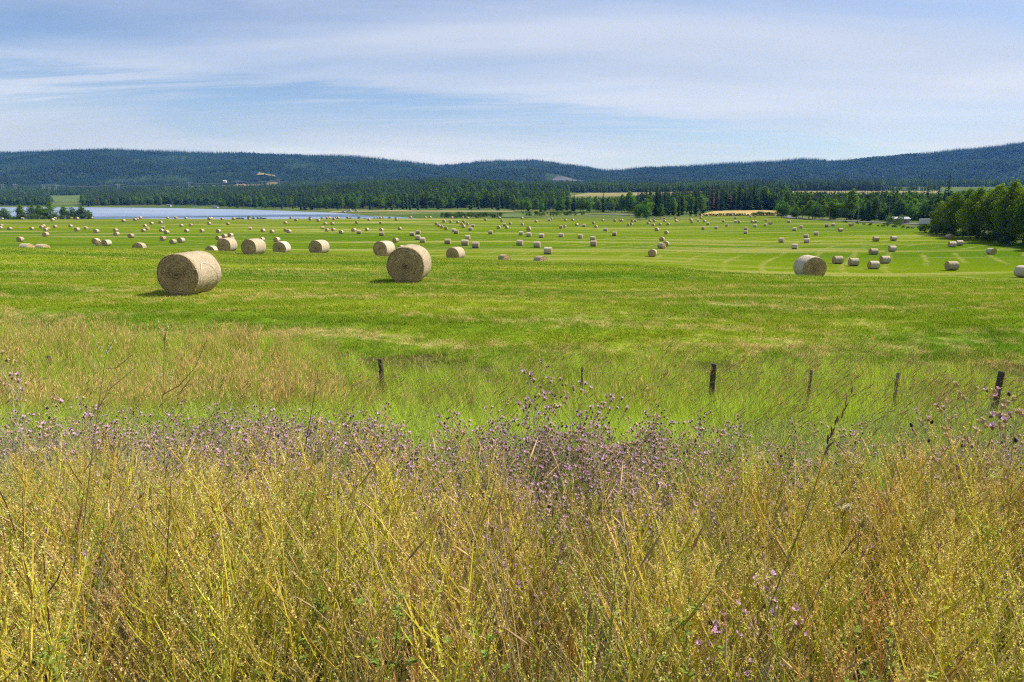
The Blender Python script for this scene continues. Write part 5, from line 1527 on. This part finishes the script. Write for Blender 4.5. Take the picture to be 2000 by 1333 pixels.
# -- single plants that stand out
def plant(name, parts, pos, sc, rz, label, cat, group=None):
    e = empty(name, pos, rz, sc)
    for nm, b in parts:
        if not b.f: continue
        o = obj(nm, b.mesh(nm, [MATS['herb_plain']]), e)
        if nm in ('flower_heads', 'florets', 'leaves', 'seed_spikes', 'side_stems'): o['kind'] = 'stuff'
    return tag(e, label, cat, group)
for i, (px, Y, s, h, lab) in enumerate([(1062, 4.9, 1.0, 1.28, 'tallest purple knapweed bush rising at centre'), (1035, 5.0, 1.0, 1.1, 'knapweed bush just left of the tallest one'), (1115, 5.1, 1.0, 1.18, 'knapweed bush just right of the tallest one'), (1172, 5.0, 1.0, 1.08, 'knapweed bush right of the three tall ones'),
                                      (1905, 3.1, 1.0, 1.12, 'knapweed with large brown heads near the right edge'), (1985, 3.0, 1.0, 1.1, 'knapweed cut by the right edge of the picture'), (1845, 3.3, 1.0, 1.0, 'sparser knapweed left of the right-edge pair'), (4, 4.4, 1.0, 1.35, 'knapweed cut by the left edge of the picture'),
                                      (1450, 1.75, 1.0, 0.62, 'low knapweed with fresh purple flowers at the bottom right'), (1560, 2.0, 1.0, 0.6, 'low knapweed right of the bottom purple one')]):
    x = xoy(px, 850) * Y
    st, lf, hd = knapweed_parts(1000 + i, h, 13, 0.62 if i < 4 else (0.5 if i >= 8 else 0.2), 1.25 if i < 8 else 1.0)
    plant('knapweed_plant', [('stems', st), ('leaves', lf), ('flower_heads', hd)], (x, Y, ngz(x, Y)), s, R.uniform(0, 6), lab, 'knapweed', 'knapweed plants standing out')
def path_plant(name, Y, stem, rad, col, label, cat, spikes=(), sides=(), head=None, dY=0.0, colt=None):
    """a plant whose stem follows photo points (bottom first) at forward distance Y"""
    r = random.Random(len(label) * 7 + int(stem[0][0]))
    pts = [at(p, q, Y + dY * i / max(1, len(stem) - 1)) for i, (p, q) in enumerate(stem)]
    gz = ngz(pts[0][0], pts[0][1])
    if pts[0][2] > gz + 0.02:
        d = pts[0] - pts[1]; d = d / max(1e-6, abs(d[2])) * (pts[0][2] - gz) if d[2] < 0 else np.array((0, 0, -(pts[0][2] - gz)))
        pts.insert(0, pts[0] + d * np.array((0.6, 0.6, 1)) + np.array((0, 0, -0.02)))
    base = np.array(pts[0])
    L = [p - base for p in pts]
    b = MB(); n = len(L)
    cols = [tuple(col[k] + ((colt or col)[k] - col[k]) * i / (n - 1) for k in range(3)) for i in range(n)]
    b.tube(L, [rad * (1 - 0.65 * i / (n - 1)) for i in range(n)], 6, cols)
    s = MB(); fl = MB()
    for (a, e) in sides:
        p, q = at(*a, Y + dY) - base, at(*e, Y + dY + r.uniform(-0.12, 0.12)) - base
        s.tube([p, (p + q) / 2 + np.array((0, 0, -0.012)), q], [rad * 0.5, rad * 0.42, rad * 0.25], 4, colt or col, cap=False)
        for k in range(int(np.linalg.norm(q - p) / 0.0030)):
            c0 = p + (q - p) * (1 - r.random() ** 1.6 * 0.8) + np.array([r.gauss(0, 1), r.gauss(0, 1), r.gauss(0, 1)]) * 0.0045
            g = np.array([r.gauss(0, 1), r.gauss(0, 1), r.gauss(0, 1)]); g /= np.linalg.norm(g); h2 = np.cross(g, (0.3, 0.5, 0.8)); sz = r.uniform(0.0018, 0.0035)
            fl.quad(c0 - g * sz, c0 - h2 * sz * 0.7, c0 + g * sz, c0 + h2 * sz * 0.7, jit(r.choice([(0.60, 0.52, 0.20), (0.40, 0.30, 0.12), (0.44, 0.44, 0.10)]), 0.3, r))
    for (a, e, fc, w) in spikes:
        p, q = at(*a, Y + dY) - base, at(*e, Y + dY) - base
        s.tube([p, q], [rad * 0.35, rad * 0.2], 4, colt or col, cap=False)
        d = q - p; ln = np.linalg.norm(d); d /= ln
        for k in range(int(ln / 0.0011)):
            f = r.random()
            e3 = np.array([r.gauss(0, 1), r.gauss(0, 1), r.gauss(0, 1)]); e3 -= d * e3.dot(d); e3 /= np.linalg.norm(e3)
            c0 = p + d * ln * f + e3 * w * r.uniform(0.2, 1.0)
            g = np.array([r.gauss(0, 1), r.gauss(0, 1), r.gauss(0, 1)]); g /= np.linalg.norm(g); h2 = np.cross(g, d); sz = w * r.uniform(0.25, 0.5)
            fl.quad(c0 - g * sz, c0 - h2 * sz * 0.7, c0 + g * sz, c0 + h2 * sz * 0.7, jit(fc, 0.3, r))
    parts = [('stem', b), ('side_stems', s), ('seed_spikes', fl)]
    if head:
        a, e, w, hc = head
        hb = MB(); p, q = at(*a, Y + dY) - base, at(*e, Y + dY) - base
        d = q - p; ln = np.linalg.norm(d)
        dn = d / ln; k_ = max(3, int(ln / 0.012))
        for j in range(k_):
            off = np.array([r.gauss(0, 1), r.gauss(0, 1), r.gauss(0, 1)]) * w * 0.45
            spindle(hb, p + d * (j / k_) + off, dn + np.array([r.gauss(0, 1), r.gauss(0, 1), r.gauss(0, 1)]) * 0.22, r.uniform(0.016, 0.03), w * r.uniform(0.35, 0.7) * (1 - 0.5 * j / k_), jit(hc, 0.35, r), 4, 3, r)
        parts.append(('seed_head', hb))
    return plant(name, parts, tuple(base), 1.0, 0.0, label, cat)
CREAM, TAN, DARK = (0.74, 0.68, 0.44), (0.58, 0.44, 0.24), (0.34, 0.25, 0.12)
path_plant('tall_weed', 2.3, [(150, 1290), (160, 1060), (178, 900), (196, 770), (208, 690)], 0.0032, (0.30, 0.25, 0.10), 'tall lone weed at left with two cream flower spikes', 'weed',
           spikes=[((205, 692), (182, 655), CREAM, 0.007), ((208, 690), (224, 662), CREAM, 0.007), ((240, 708), (262, 690), DARK, 0.005), ((192, 735), (182, 712), TAN, 0.005), ((212, 770), (218, 742), DARK, 0.005), ((215, 760), (268, 715), DARK, 0.0045)],
           sides=[((206, 720), (245, 705)), ((199, 760), (185, 725)), ((190, 800), (215, 745)), ((195, 790), (225, 752)), ((186, 860), (222, 800))], colt=(0.40, 0.37, 0.14))
path_plant('tall_weed', 2.15, [(326, 1330), (330, 1120), (324, 940), (318, 790), (322, 655)], 0.0036, (0.36, 0.36, 0.06), 'tall branching sweet clover at left reaching the field', 'weed',
           spikes=[((322, 670), (308, 622), CREAM, 0.006), ((322, 660), (330, 630), CREAM, 0.005), ((320, 700), (324, 650), DARK, 0.005), ((300, 720), (276, 640), DARK, 0.0045), ((380, 720), (405, 662), DARK, 0.0045), ((316, 760), (312, 716), CREAM, 0.006), ((330, 770), (338, 720), CREAM, 0.006), ((372, 740), (350, 770), DARK, 0.004)],
           sides=[((318, 790), (292, 705)), ((320, 770), (378, 722)), ((324, 900), (262, 800)), ((326, 930), (420, 800)), ((326, 960), (250, 860)), ((328, 1020), (410, 880)), ((330, 1060), (230, 930)), ((330, 1100), (470, 960)), ((328, 1180), (440, 1040)), ((330, 1150), (215, 1010)), ((328, 1230), (560, 1080))], colt=(0.46, 0.44, 0.09))
path_plant('tall_weed', 2.05, [(324, 1333), (322, 1180), (328, 1060), (334, 940)], 0.0036, (0.16, 0.07, 0.045), 'red-brown stem crossing the tall clover at left', 'weed', colt=(0.26, 0.20, 0.08))
path_plant('red_stem', 1.75, [(92, 1333), (70, 1200), (45, 1090), (12, 985), (-8, 945)], 0.0034, (0.13, 0.055, 0.04), 'dark red stem leaning out of the left edge', 'weed', spikes=[((10, 1060), (2, 1010), TAN, 0.006)], sides=[((45, 1090), (44, 960)), ((60, 1150), (20, 1090))])
path_plant('red_stem', 1.7, [(108, 1333), (98, 1240), (90, 1150), (84, 1070)], 0.0034, (0.14, 0.06, 0.04), 'upright dark red stem at the lower left', 'weed', spikes=[((84, 1080), (72, 1000), (0.36, 0.30, 0.13), 0.006)], sides=[((92, 1160), (130, 1090)), ((96, 1220), (50, 1150))])
path_plant('grass_stalk', 1.75, [(1455, 1333), (1505, 1180), (1560, 1040), (1592, 950), (1612, 880)], 0.0028, (0.24, 0.22, 0.05), 'large leaning grass stalk with brown seed head at right', 'grass stalk', head=((1608, 885), (1669, 760), 0.0062, (0.26, 0.16, 0.09)), colt=(0.34, 0.25, 0.10))
path_plant('dry_stalk', 1.75, [(1012, 1333), (993, 1240), (968, 1110), (948, 1015)], 0.0026, (0.44, 0.33, 0.20), 'pale dry stalk leaning left at the bottom centre', 'dry stalk', colt=(0.58, 0.48, 0.34))
path_plant('dry_stalk', 1.85, [(1000, 1333), (986, 1150), (975, 1040), (968, 900)], 0.0022, (0.40, 0.30, 0.18), 'thin dry stalk standing just behind the pale leaning one', 'dry stalk', colt=(0.52, 0.43, 0.30))
path_plant('dry_stalk', 1.8, [(1125, 1333), (1066, 1200), (1010, 1090), (985, 1040)], 0.0020, (0.46, 0.36, 0.22), 'thin straw leaning left, right of the bottom centre', 'dry stalk', colt=(0.55, 0.46, 0.30))
path_plant('dry_stalk', 1.75, [(836, 1333), (795, 1215), (757, 1130), (714, 1062)], 0.0024, (0.50, 0.42, 0.27), 'pale straw leaning left at the bottom, left of centre', 'dry stalk', colt=(0.62, 0.56, 0.40))
path_plant('dry_stalk', 1.9, [(205, 1080), (225, 1030), (248, 985), (282, 936)], 0.0020, (0.55, 0.49, 0.36), 'curved pale straw in the clover at left', 'dry stalk', colt=(0.62, 0.56, 0.44))
path_plant('grass_stalk', 1.9, [(995, 1140), (1003, 1090), (1012, 1050)], 0.0016, (0.30, 0.22, 0.10), 'small brown grass head at the bottom centre', 'grass stalk', head=((1006, 1080), (1026, 1050), 0.0045, (0.28, 0.18, 0.11)))
path_plant('grass_stalk', 1.9, [(1065, 1200), (1078, 1130), (1090, 1085)], 0.0016, (0.30, 0.22, 0.10), 'brown grass head right of the small one at centre', 'grass stalk', head=((1080, 1122), (1100, 1058), 0.0045, (0.28, 0.18, 0.11)))
path_plant('grass_stalk', 1.8, [(1605, 1140), (1640, 1090), (1652, 1070)], 0.0016, (0.30, 0.20, 0.10), 'brown grass head in the clover at lower right', 'grass stalk', head=((1645, 1082), (1676, 1038), 0.0040, (0.26, 0.15, 0.10)))
path_plant('grass_stalk', 1.8, [(1770, 1190), (1800, 1130), (1815, 1100)], 0.0016, (0.30, 0.20, 0.10), 'brown grass head farther right in the clover', 'grass stalk', head=((1808, 1120), (1846, 1056), 0.0040, (0.26, 0.15, 0.10)))
path_plant('grass_stalk', 1.85, [(140, 1140), (150, 1060), (156, 1010)], 0.0016, (0.34, 0.22, 0.12), 'pinkish grass spike at lower left', 'grass stalk', head=((150, 1045), (160, 985), 0.0045, (0.42, 0.20, 0.17)))
path_plant('dark_stem', 3.4, [(588, 930), (600, 850), (612, 785), (620, 735)], 0.0032, (0.13, 0.10, 0.04), 'lone dark bare stem left of centre before the grass', 'weed', spikes=[((614, 775), (621, 728), DARK, 0.006)])
path_plant('dry_stalk', 3.2, [(1880, 1000), (1900, 930), (1905, 850)], 0.0030, (0.10, 0.06, 0.04), 'dark upright stem among right-edge knapweed', 'weed')
def umbels():
    for k, (px, py, Y, lab) in enumerate([(1650, 884, 3.4, 'pale flat flower head among knapweed at right'), (1672, 900, 3.4, 'second pale flower head beside the upper one at right'), (1648, 985, 2.7, 'cream flower head in the clover at right'), (1680, 1010, 2.6, 'tan flower head below the cream one at right'), (62, 880, 3.2, 'cream flower cluster at the left edge')]):
        r = random.Random(k); top = at(px, py, Y); gz = ngz(top[0], top[1])
        b, f = MB(), MB(); h = top[2] - gz
        b.tube([(0.03, 0, -0.03), (0.01, 0, h * 0.5), (0, 0, h * 0.93)], [0.0026, 0.002, 0.0015], 5, (0.20, 0.20, 0.06))
        for i in range(14):
            a = r.uniform(0, 6.28); q = 0.045 * math.sqrt(r.random()); e = np.array((cos(a) * q, sin(a) * q, h + r.uniform(-0.012, 0.006)))
            b.tube([(0, 0, h * 0.93), e], [0.0009, 0.0006], 3, (0.22, 0.20, 0.08), cap=False)
            for _ in range(12):
                p = e + np.array([r.gauss(0, 1), r.gauss(0, 1), r.gauss(0, 0.5)]) * 0.006; g = np.array([r.gauss(0, 1), r.gauss(0, 1), r.gauss(0, 0.4)]) ; g /= np.linalg.norm(g); h2 = np.cross(g, (0, 0.2, 1)); s = 0.0035
                f.quad(p - g * s, p - h2 * s, p + g * s, p + h2 * s, jit((0.60, 0.52, 0.36) if k != 3 else (0.46, 0.34, 0.22), 0.25, r))
        plant('flower_stalk', [('stem', b), ('florets', f)], (top[0], top[1], gz), 1, 0, lab, 'flower')
umbels()

# ------------------------------------------------------------------ wire fence
plain('weathered_wood', (0.075, 0.065, 0.05), 0.95, 0.45, 9.0)
plain('grey_wood', (0.16, 0.14, 0.11), 0.95, 0.4, 9.0)
m_, n_, o_ = mat('fence_wire'); principled(n_, o_, (0.42, 0.42, 0.40), 0.45, 0.5, metal=0.6)
def fence():
    e = empty('wire_fence', G(1394, 13.6))
    tag(e, 'wire fence with dark wooden posts crossing the tall grass', 'fence')
    bx, by, bz = e.location
    def post(px, py, Y, w, name, m, lean, extra=1.0):
        top = at(px, py, Y); gz = ngz(top[0], top[1])
        b = MB(); h = top[2] - gz
        k = 9 if name == 'post' else 5
        prof = [(-0.2, 1.0), (0.25, 1.03), (0.6, 0.98), (0.93, 0.97), (0.985, 0.9), (1.0, 0.74)]
        pts = [(lean * h * f, 0.02 * sin(f * 5), h * f) for f, _ in prof]
        b.tube(pts, [w / 2 * q for _, q in prof], k, (1, 1, 1))
        me = b.mesh(name, [MATS[m]])
        o = obj(name, me, e); o.location = (top[0] - lean * h - bx, top[1] - by, gz - bz)
        return np.array((top[0], top[1], top[2]))
    tops = []
    for px, py, Y, w, name, m, lean in [(-420, 690, 16.5, 0.12, 'post', 'weathered_wood', 0.0), (95, 692, 15.8, 0.11, 'post', 'weathered_wood', 0.02), (743, 698, 14.7, 0.105, 'post', 'weathered_wood', -0.03), (1137, 714, 14.0, 0.05, 'stave', 'grey_wood', 0.0), (1394, 707, 13.5, 0.115, 'post', 'weathered_wood', 0.01),
                                        (1584, 719, 13.1, 0.055, 'stave', 'grey_wood', 0.02), (1753, 724, 12.7, 0.06, 'stave', 'grey_wood', 0.0), (1955, 722, 12.2, 0.11, 'post', 'weathered_wood', 0.025), (2500, 726, 11.2, 0.12, 'post', 'weathered_wood', 0.0)]:
        tops.append(post(px, py + 3, Y, w, name, m, lean))
    for dz in (0.10, 0.36, 0.62, 0.88):
        b = MB(); pts = []
        for i in range(len(tops) - 1):
            for f in (0, 0.33, 0.66):
                p = tops[i] * (1 - f) + tops[i + 1] * f
                pts.append((p[0] - bx, p[1] - 0.07 - by, p[2] - dz - 0.02 * (f > 0) - bz))
        b.tube(pts, [0.0016] * len(pts), 4, (1, 1, 1))
        obj('wire', b.mesh('wire', [MATS['fence_wire']]), e)
fence()

# ------------------------------------------------------------------ buildings, poles and vehicles in the distance
plain('white_wall', (0.60, 0.60, 0.59), 0.6, 0.06, 0.4)
plain('grey_metal_roof', (0.45, 0.47, 0.50), 0.6, 0.08, 0.4, 0.2)
plain('dull_wall', (0.26, 0.26, 0.25), 0.8, 0.1, 0.5)
plain('pale_roof', (0.36, 0.38, 0.40), 0.7, 0.1, 0.5)
plain('log_wall', (0.17, 0.075, 0.05), 0.8, 0.25, 0.6)
plain('plum_roof', (0.20, 0.115, 0.12), 0.7, 0.15, 0.5)
plain('dark_roof', (0.12, 0.12, 0.13), 0.7, 0.15, 0.5)
plain('window_glass', (0.03, 0.04, 0.05), 0.1, 0.1, 0.5, 0.6)
plain('black_rubber', (0.02, 0.02, 0.02), 0.8, 0.1, 3.0)
plain('pole_wood', (0.24, 0.17, 0.12), 0.9, 0.3, 2.0)
plain('pylon_steel', (0.42, 0.44, 0.46), 0.5, 0.1, 1.0, 0.4)
plain('ceramic', (0.7, 0.7, 0.68), 0.3, 0.05, 1.0, 0.5)
plain('door_paint', (0.25, 0.10, 0.07), 0.6, 0.1, 1.0)
def house(px, Y, w, dpt, hw, hr, wall, roof, label, rz=0.0, zoff=0.0, gable=False, name='house'):
    x = xoy(px) * Y
    e = empty(name, (x, Y, float(top_z(x, Y)) + zoff), rz)
    b = MB(); b.box((0, 0, hw / 2 - 0.5), (w, dpt, hw + 1.0))
    obj('wall', b.mesh('wall', [MATS[wall]]), e)
    b = MB(); o = 0.5
    a = [(-w / 2 - o, -dpt / 2 - o, hw + 0.02), (w / 2 + o, -dpt / 2 - o, hw + 0.02), (w / 2 + o, dpt / 2 + o, hw + 0.02), (-w / 2 - o, dpt / 2 + o, hw + 0.02)]
    ids = [b.pt(p, (1, 1, 1)) for p in a]
    r0 = b.pt((-w / 2 - o, 0, hw + hr), (1, 1, 1)); r1 = b.pt((w / 2 + o, 0, hw + hr), (1, 1, 1))
    for f in ((ids[0], ids[1], r1, r0), (ids[2], ids[3], r0, r1), (ids[0], r0, ids[3]), (ids[1], ids[2], r1), (ids[3], ids[2], ids[1], ids[0])): b.face(f)
    ro = obj('roof', b.mesh('roof', [MATS[roof]]), e)
    if gable:
        b = MB(); g = w * 0.16
        i = [b.pt(p, (1, 1, 1)) for p in ((-g, -dpt / 2 - 1.5, 0.2), (g, -dpt / 2 - 1.5, 0.2), (g, -dpt / 2 - 1.5, hw + 0.6), (0, -dpt / 2 - 1.5, hw + hr + 0.7), (-g, -dpt / 2 - 1.5, hw + 0.6), (-g, 0, hw + 0.6), (0, 0, hw + hr + 0.7), (g, 0, hw + 0.6), (-g, 0, 0.2), (g, 0, 0.2))]
        for f in ((i[0], i[1], i[2], i[3], i[4]), (i[1], i[9], i[7], i[2]), (i[0], i[4], i[5], i[8])): b.face(f)
        obj('entrance_gable', b.mesh('entrance_gable', [MATS[wall]]), e)
        b = MB()
        for s in (-1, 1):
            q = [(s * (g + 0.5), -dpt / 2 - 2.0, hw + 0.3), (0, -dpt / 2 - 2.0, hw + hr + 0.95), (0, 0, hw + hr + 0.95), (s * (g + 0.5), 0, hw + 0.3)]
            b.quad(*(q if s > 0 else q[::-1]), (1, 1, 1))
            b.quad(*[(p[0], p[1], p[2] - 0.22) for p in (q[::-1] if s > 0 else q)], (1, 1, 1))
        obj('gable_roof', b.mesh('gable_roof', [MATS[roof]]), e)
    k = max(2, int(w / 3.2))
    for j in range(k):
        cx = -w / 2 + w * (j + 0.5) / k
        if gable and abs(cx) < w * 0.17: continue
        b = MB()
        if j == k // 2 and not gable:
            b.box((cx, -dpt / 2 - 0.03, 1.05), (1.0, 0.1, 2.1)); obj('door', b.mesh('door', [MATS['door_paint']]), e)
        else:
            b.box((cx, -dpt / 2 - 0.03, hw * 0.58), (1.3, 0.1, 1.2)); obj('window', b.mesh('window', [MATS['window_glass']]), e)
    b = MB(); b.box((w * 0.25, 0.4, hw + hr + 0.2), (0.7, 0.7, 1.4)); obj('chimney', b.mesh('chimney', [MATS['dark_roof']]), ro)
    return tag(e, label, 'house')
house(913, 1330, 17, 9, 4.2, 2.6, 'log_wall', 'plum_roof', 'red-brown lodge with gabled roof among spruces on the rise', gable=True, zoff=4.0)
house(46, 2080, 8, 7, 3.2, 2.2, 'white_wall', 'dark_roof', 'leftmost white farmhouse below the left hill', zoff=6)
house(54, 2100, 9, 7, 3.2, 2.0, 'white_wall', 'grey_metal_roof', 'middle white farmhouse below the left hill', zoff=6)
house(62, 2080, 8, 7, 4.0, 2.4, 'white_wall', 'grey_metal_roof', 'right white farmhouse below the left hill', zoff=6)
house(61, 1530, 12, 8, 4.5, 2.4, 'white_wall', 'dark_roof', 'pale house hidden among trees on the far shore at left', zoff=2)
house(50, 1640, 8, 6, 3, 2, 'white_wall', 'grey_metal_roof', 'small grey-roofed shed above the pale shore house', zoff=4)
house(445, 2760, 11, 8, 5, 3, 'white_wall', 'grey_metal_roof', 'bright white house alone on the lower left hillside', zoff=16)
house(423, 1235, 8, 5, 2.6, 1.4, 'white_wall', 'dark_roof', 'low white cabin at the middle of the far shore', zoff=0)
house(333, 1385, 7, 5, 2.6, 1.5, 'white_wall', 'dark_roof', 'tiny cabin under the trees on the far shore', zoff=0)
house(1754, 374, 9.0, 6, 2.3, 1.1, 'dull_wall', 'pale_roof', 'house with pale metal roof half hidden by a bushy tree', rz=-0.1, zoff=0.1)

def pole(px, Y, h, label, arm=True, lean=0.0, light=False):
    x, y, z = G(px, Y)
    e = empty('utility_pole', (x, y, z))
    b = MB(); b.tube([(0, 0, -0.5), (lean * h * 0.5, 0, h * 0.5), (lean * h, 0, h)], [0.17, 0.15, 0.12], 8, (1, 1, 1)); obj('shaft', b.mesh('shaft', [MATS['pole_wood']]), e)
    if arm:
        b = MB(); b.box((lean * h, -0.16, h - 0.5), (2.0, 0.1, 0.12)); cr = obj('crossarm', b.mesh('crossarm', [MATS['pole_wood']]), e)
        for s in (-0.85, 0.0, 0.85):
            b = MB(); b.tube([(lean * h + s, -0.16, h - 0.44), (lean * h + s, -0.16, h - 0.24)], [0.05, 0.035], 6, (1, 1, 1)); obj('insulator', b.mesh('insulator', [MATS['ceramic']]), cr)
    if light:
        b = MB(); b.tube([(lean * h, 0, h * 0.82), (lean * h - 0.3, -0.1, h * 0.86), (lean * h - 0.55, -0.2, h * 0.84)], [0.03, 0.03, 0.12], 6, (1, 1, 1)); obj('lamp', b.mesh('lamp', [MATS['ceramic']]), e)
    return tag(e, label, 'utility pole', 'utility poles along the road'), np.array((x + lean * h, y, z + h - 0.24))
tops = []
for a in [(1619, 402, 8.0, 'thin utility pole left of the other two road poles', True, 0.0), (1675, 385, 9.4, 'utility pole leaning right, with lamp, before the tree wall', True, 0.03, True), (1735, 372, 9.2, 'utility pole beside the pale-roofed house', True, 0.01), (1228, 545, 5.0, 'short pole by the curving road left of the round tree', False), (1545, 455, 8.0, 'pole half hidden by the road bend trees', True)]:
    o, t = pole(*a); tops.append(t)
def span(p, q, sag, label, m, rad=0.02):
    b = MB(); c = (p + q) / 2
    b.tube([p * (1 - f) + q * f - np.array((0, 0, 4 * sag * f * (1 - f))) - c for f in np.linspace(0, 1, 9)], [rad] * 9, 4, (1, 1, 1), cap=False)
    tag(obj('overhead_wire', b.mesh('overhead_wire', [MATS[m]]), None, tuple(c)), label, 'wire')
span(tops[0], tops[1], 0.8, 'sagging wire between the thin pole and the leaning pole', 'black_rubber')
span(tops[1], tops[2], 0.8, 'sagging wire between the leaning pole and the house pole', 'black_rubber')

def trailer():
    x, y, z = G(1813, 342)
    e = empty('box_trailer', (x, y, z + 0.05), radians(-4))
    b = MB(); b.box((0, 0, 1.95), (7.4, 2.4, 2.5)); obj('box_body', b.mesh('box_body', [MATS['white_wall']]), e)
    for k in range(9):
        b = MB(); b.box((-3.4 + k * 0.85, -1.215, 1.95), (0.05, 0.025, 2.4)); obj('rib', b.mesh('rib', [MATS['grey_metal_roof']]), e)
    b = MB(); b.box((0, 0, 0.62), (7.0, 1.6, 0.14)); obj('chassis', b.mesh('chassis', [MATS['black_rubber']]), e)
    for s in (-1, 1):
        for xx in (1.6, 2.5):
            b = MB(); b.tube([(xx, s * 0.75, 0.42), (xx, s * 1.08, 0.42)], [0.42, 0.42], 16, (1, 1, 1)); w = obj('wheel', b.mesh('wheel', [MATS['black_rubber']]), e)
            b = MB(); b.tube([(xx, s * 1.081, 0.42), (xx, s * 1.10, 0.42)], [0.2, 0.17], 12, (1, 1, 1)); obj('rim', b.mesh('rim', [MATS['grey_metal_roof']]), w)
    b = MB(); b.box((-3.0, -0.6, 0.3), (0.12, 0.12, 0.7)); obj('landing_leg', b.mesh('landing_leg', [MATS['grey_metal_roof']]), e)
    b = MB(); b.box((-3.0, 0.6, 0.3), (0.12, 0.12, 0.7)); obj('landing_leg', b.mesh('landing_leg', [MATS['grey_metal_roof']]), e)
    tag(e, 'white box trailer parked beside the aspen grove', 'trailer')
trailer()
def car(px, Y, L, H, label, cat, paint, rz=0.0):
    x, y, z = G(px, Y)
    e = empty('parked_' + cat.replace(' ', '_'), (x, y, z + 0.1), rz)
    b = MB()
    prof = [(-L / 2, 0.35), (L / 2, 0.35), (L / 2, H * 0.55), (L * 0.36, H * 0.60), (L * 0.24, H), (-L * 0.36, H), (-L * 0.47, H * 0.62), (-L / 2, H * 0.58)]
    f = [b.pt((p, -0.9, q), (1, 1, 1)) for p, q in prof]; g = [b.pt((p, 0.9, q), (1, 1, 1)) for p, q in prof]
    b.face(f); b.face(g[::-1])
    for i in range(8): b.face((f[i], g[i], g[(i + 1) % 8], f[(i + 1) % 8]))
    obj('body', b.mesh('body', [MATS[paint]]), e)
    b = MB(); b.quad((-L * 0.33, -0.912, H * 0.66), (L * 0.27, -0.912, H * 0.66), (L * 0.2, -0.912, H * 0.93), (-L * 0.32, -0.912, H * 0.93), (1, 1, 1)); obj('window', b.mesh('window', [MATS['window_glass']]), e)
    for s in (-1, 1):
        for t in (-0.32, 0.32):
            b = MB(); b.tube([(L * t, s * 0.7, 0.33), (L * t, s * 0.93, 0.33)], [0.33, 0.33], 14, (1, 1, 1)); obj('wheel', b.mesh('wheel', [MATS['black_rubber']]), e)
    return tag(e, label, cat)
car(683, 880, 6.6, 2.7, 'white camper van parked at the end of the lake', 'camper van', 'white_wall')
car(697, 875, 4.6, 1.7, 'pale car parked right of the camper van', 'car', 'grey_metal_roof')
car(672, 860, 4.4, 1.6, 'small white car left of the camper van', 'car', 'white_wall')
def marker():
    x, y, z = G(1278, 446)
    e = empty('marker_post', (x, y, z))
    b = MB(); b.tube([(0, 0, -0.2), (0, 0, 1.2)], [0.06, 0.05], 6, (1, 1, 1)); obj('post', b.mesh('post', [MATS['pole_wood']]), e)
    b = MB(); b.box((0, -0.07, 1.0), (0.7, 0.04, 1.5)); obj('panel', b.mesh('panel', [MATS['white_wall']]), e)
    tag(e, 'white marker panel at the foot of the spruces', 'sign')
marker()
for px, Y, lab in ((311, 488, 'thin grey post before the dark water at left'), (573, 490, 'thin grey post before the dark water near centre'), (567, 489, 'thin grey post just left of the central one')):
    x = xoy(px) * Y; b = MB(); b.tube([(0, 0, -0.3), (0.02, 0, 1.2), (0, 0, 2.6)], [0.08, 0.07, 0.06], 6, (1, 1, 1))
    tag(obj('thin_post', b.mesh('thin_post', [MATS['pole_wood']]), None, (x, Y, ngz(x, Y))), lab, 'post')

# transmission line under the left hill
def pylon(px, Y, h, label):
    x = xoy(px) * Y
    e = empty('power_pylon', (x, Y, float(top_z(x, Y)) + 4))
    for s in (-1, 1):
        b = MB(); b.tube([(s * h * 0.14, 0, -6), (s * h * 0.13, 0, h * 0.95)], [0.45, 0.35], 5, (1, 1, 1)); obj('leg', b.mesh('leg', [MATS['pylon_steel']]), e)
    b = MB(); b.tube([(-h * 0.34, 0, h * 0.88), (h * 0.34, 0, h * 0.88)], [0.4, 0.4], 5, (1, 1, 1)); obj('crossarm', b.mesh('crossarm', [MATS['pylon_steel']]), e)
    for z0, z1 in ((0.1, 0.45), (0.45, 0.85)):
        b = MB(); b.tube([(-h * 0.14, 0, h * z0), (h * 0.13, 0, h * z1)], [0.18, 0.18], 4, (1, 1, 1)); b.tube([(h * 0.14, 0.3, h * z0), (-h * 0.13, 0.3, h * z1)], [0.18, 0.18], 4, (1, 1, 1)); obj('cross_brace', b.mesh('cross_brace', [MATS['pylon_steel']]), e)
    tag(e, label, 'pylon', 'pylons of the transmission line')
    return [np.array((x + k * h * 0.32, Y, float(top_z(x, Y)) + 4 + h * 0.85)) for k in (-1, 0, 1)]
T = []
for px, Y, lab in ((14, 2460, 'leftmost steel pylon below the left hill'), (38, 2450, 'second steel pylon from the left edge'), (93, 2380, 'left of the three close steel pylons'), (104, 2370, 'middle of the three close steel pylons'), (116, 2360, 'right of the three close steel pylons'), (238, 2420, 'faint steel pylon above the green pasture wood'), (376, 2380, 'steel pylon at the left end of the brown clearing'), (469, 2400, 'steel pylon at the middle of the brown clearing'), (549, 2420, 'steel pylon at the right end of the brown clearing')):
    T.append(pylon(px, Y, 27, lab))
for i in (1, 4, 5, 6, 7):
    span(T[i][1], T[i + 1][1], 5, 'faint transmission wire right of the %s pylon' % ORD[i], 'pylon_steel', 0.22)

# ------------------------------------------------------------------ air
def haze():
    b = MB()
    b.box((0, 2400, 190), (13000, 11400, 400))
    m, n, out = mat('haze_air')
    v = n.add('ShaderNodeVolumePrincipled')
    v.inputs['Color'].default_value = (0.11, 0.32, 1.0, 1)
    v.inputs['Density'].default_value = 0.000062
    v.inputs['Absorption Color'].default_value = (1, 1, 1, 1)
    v.inputs['Anisotropy'].default_value = 0.1
    n.l.new(v.outputs[0], out.inputs['Volume'])
    tag(obj('haze', b.mesh('haze', [m])), 'thin blue haze filling the valley air', 'haze', kind='stuff')
haze()
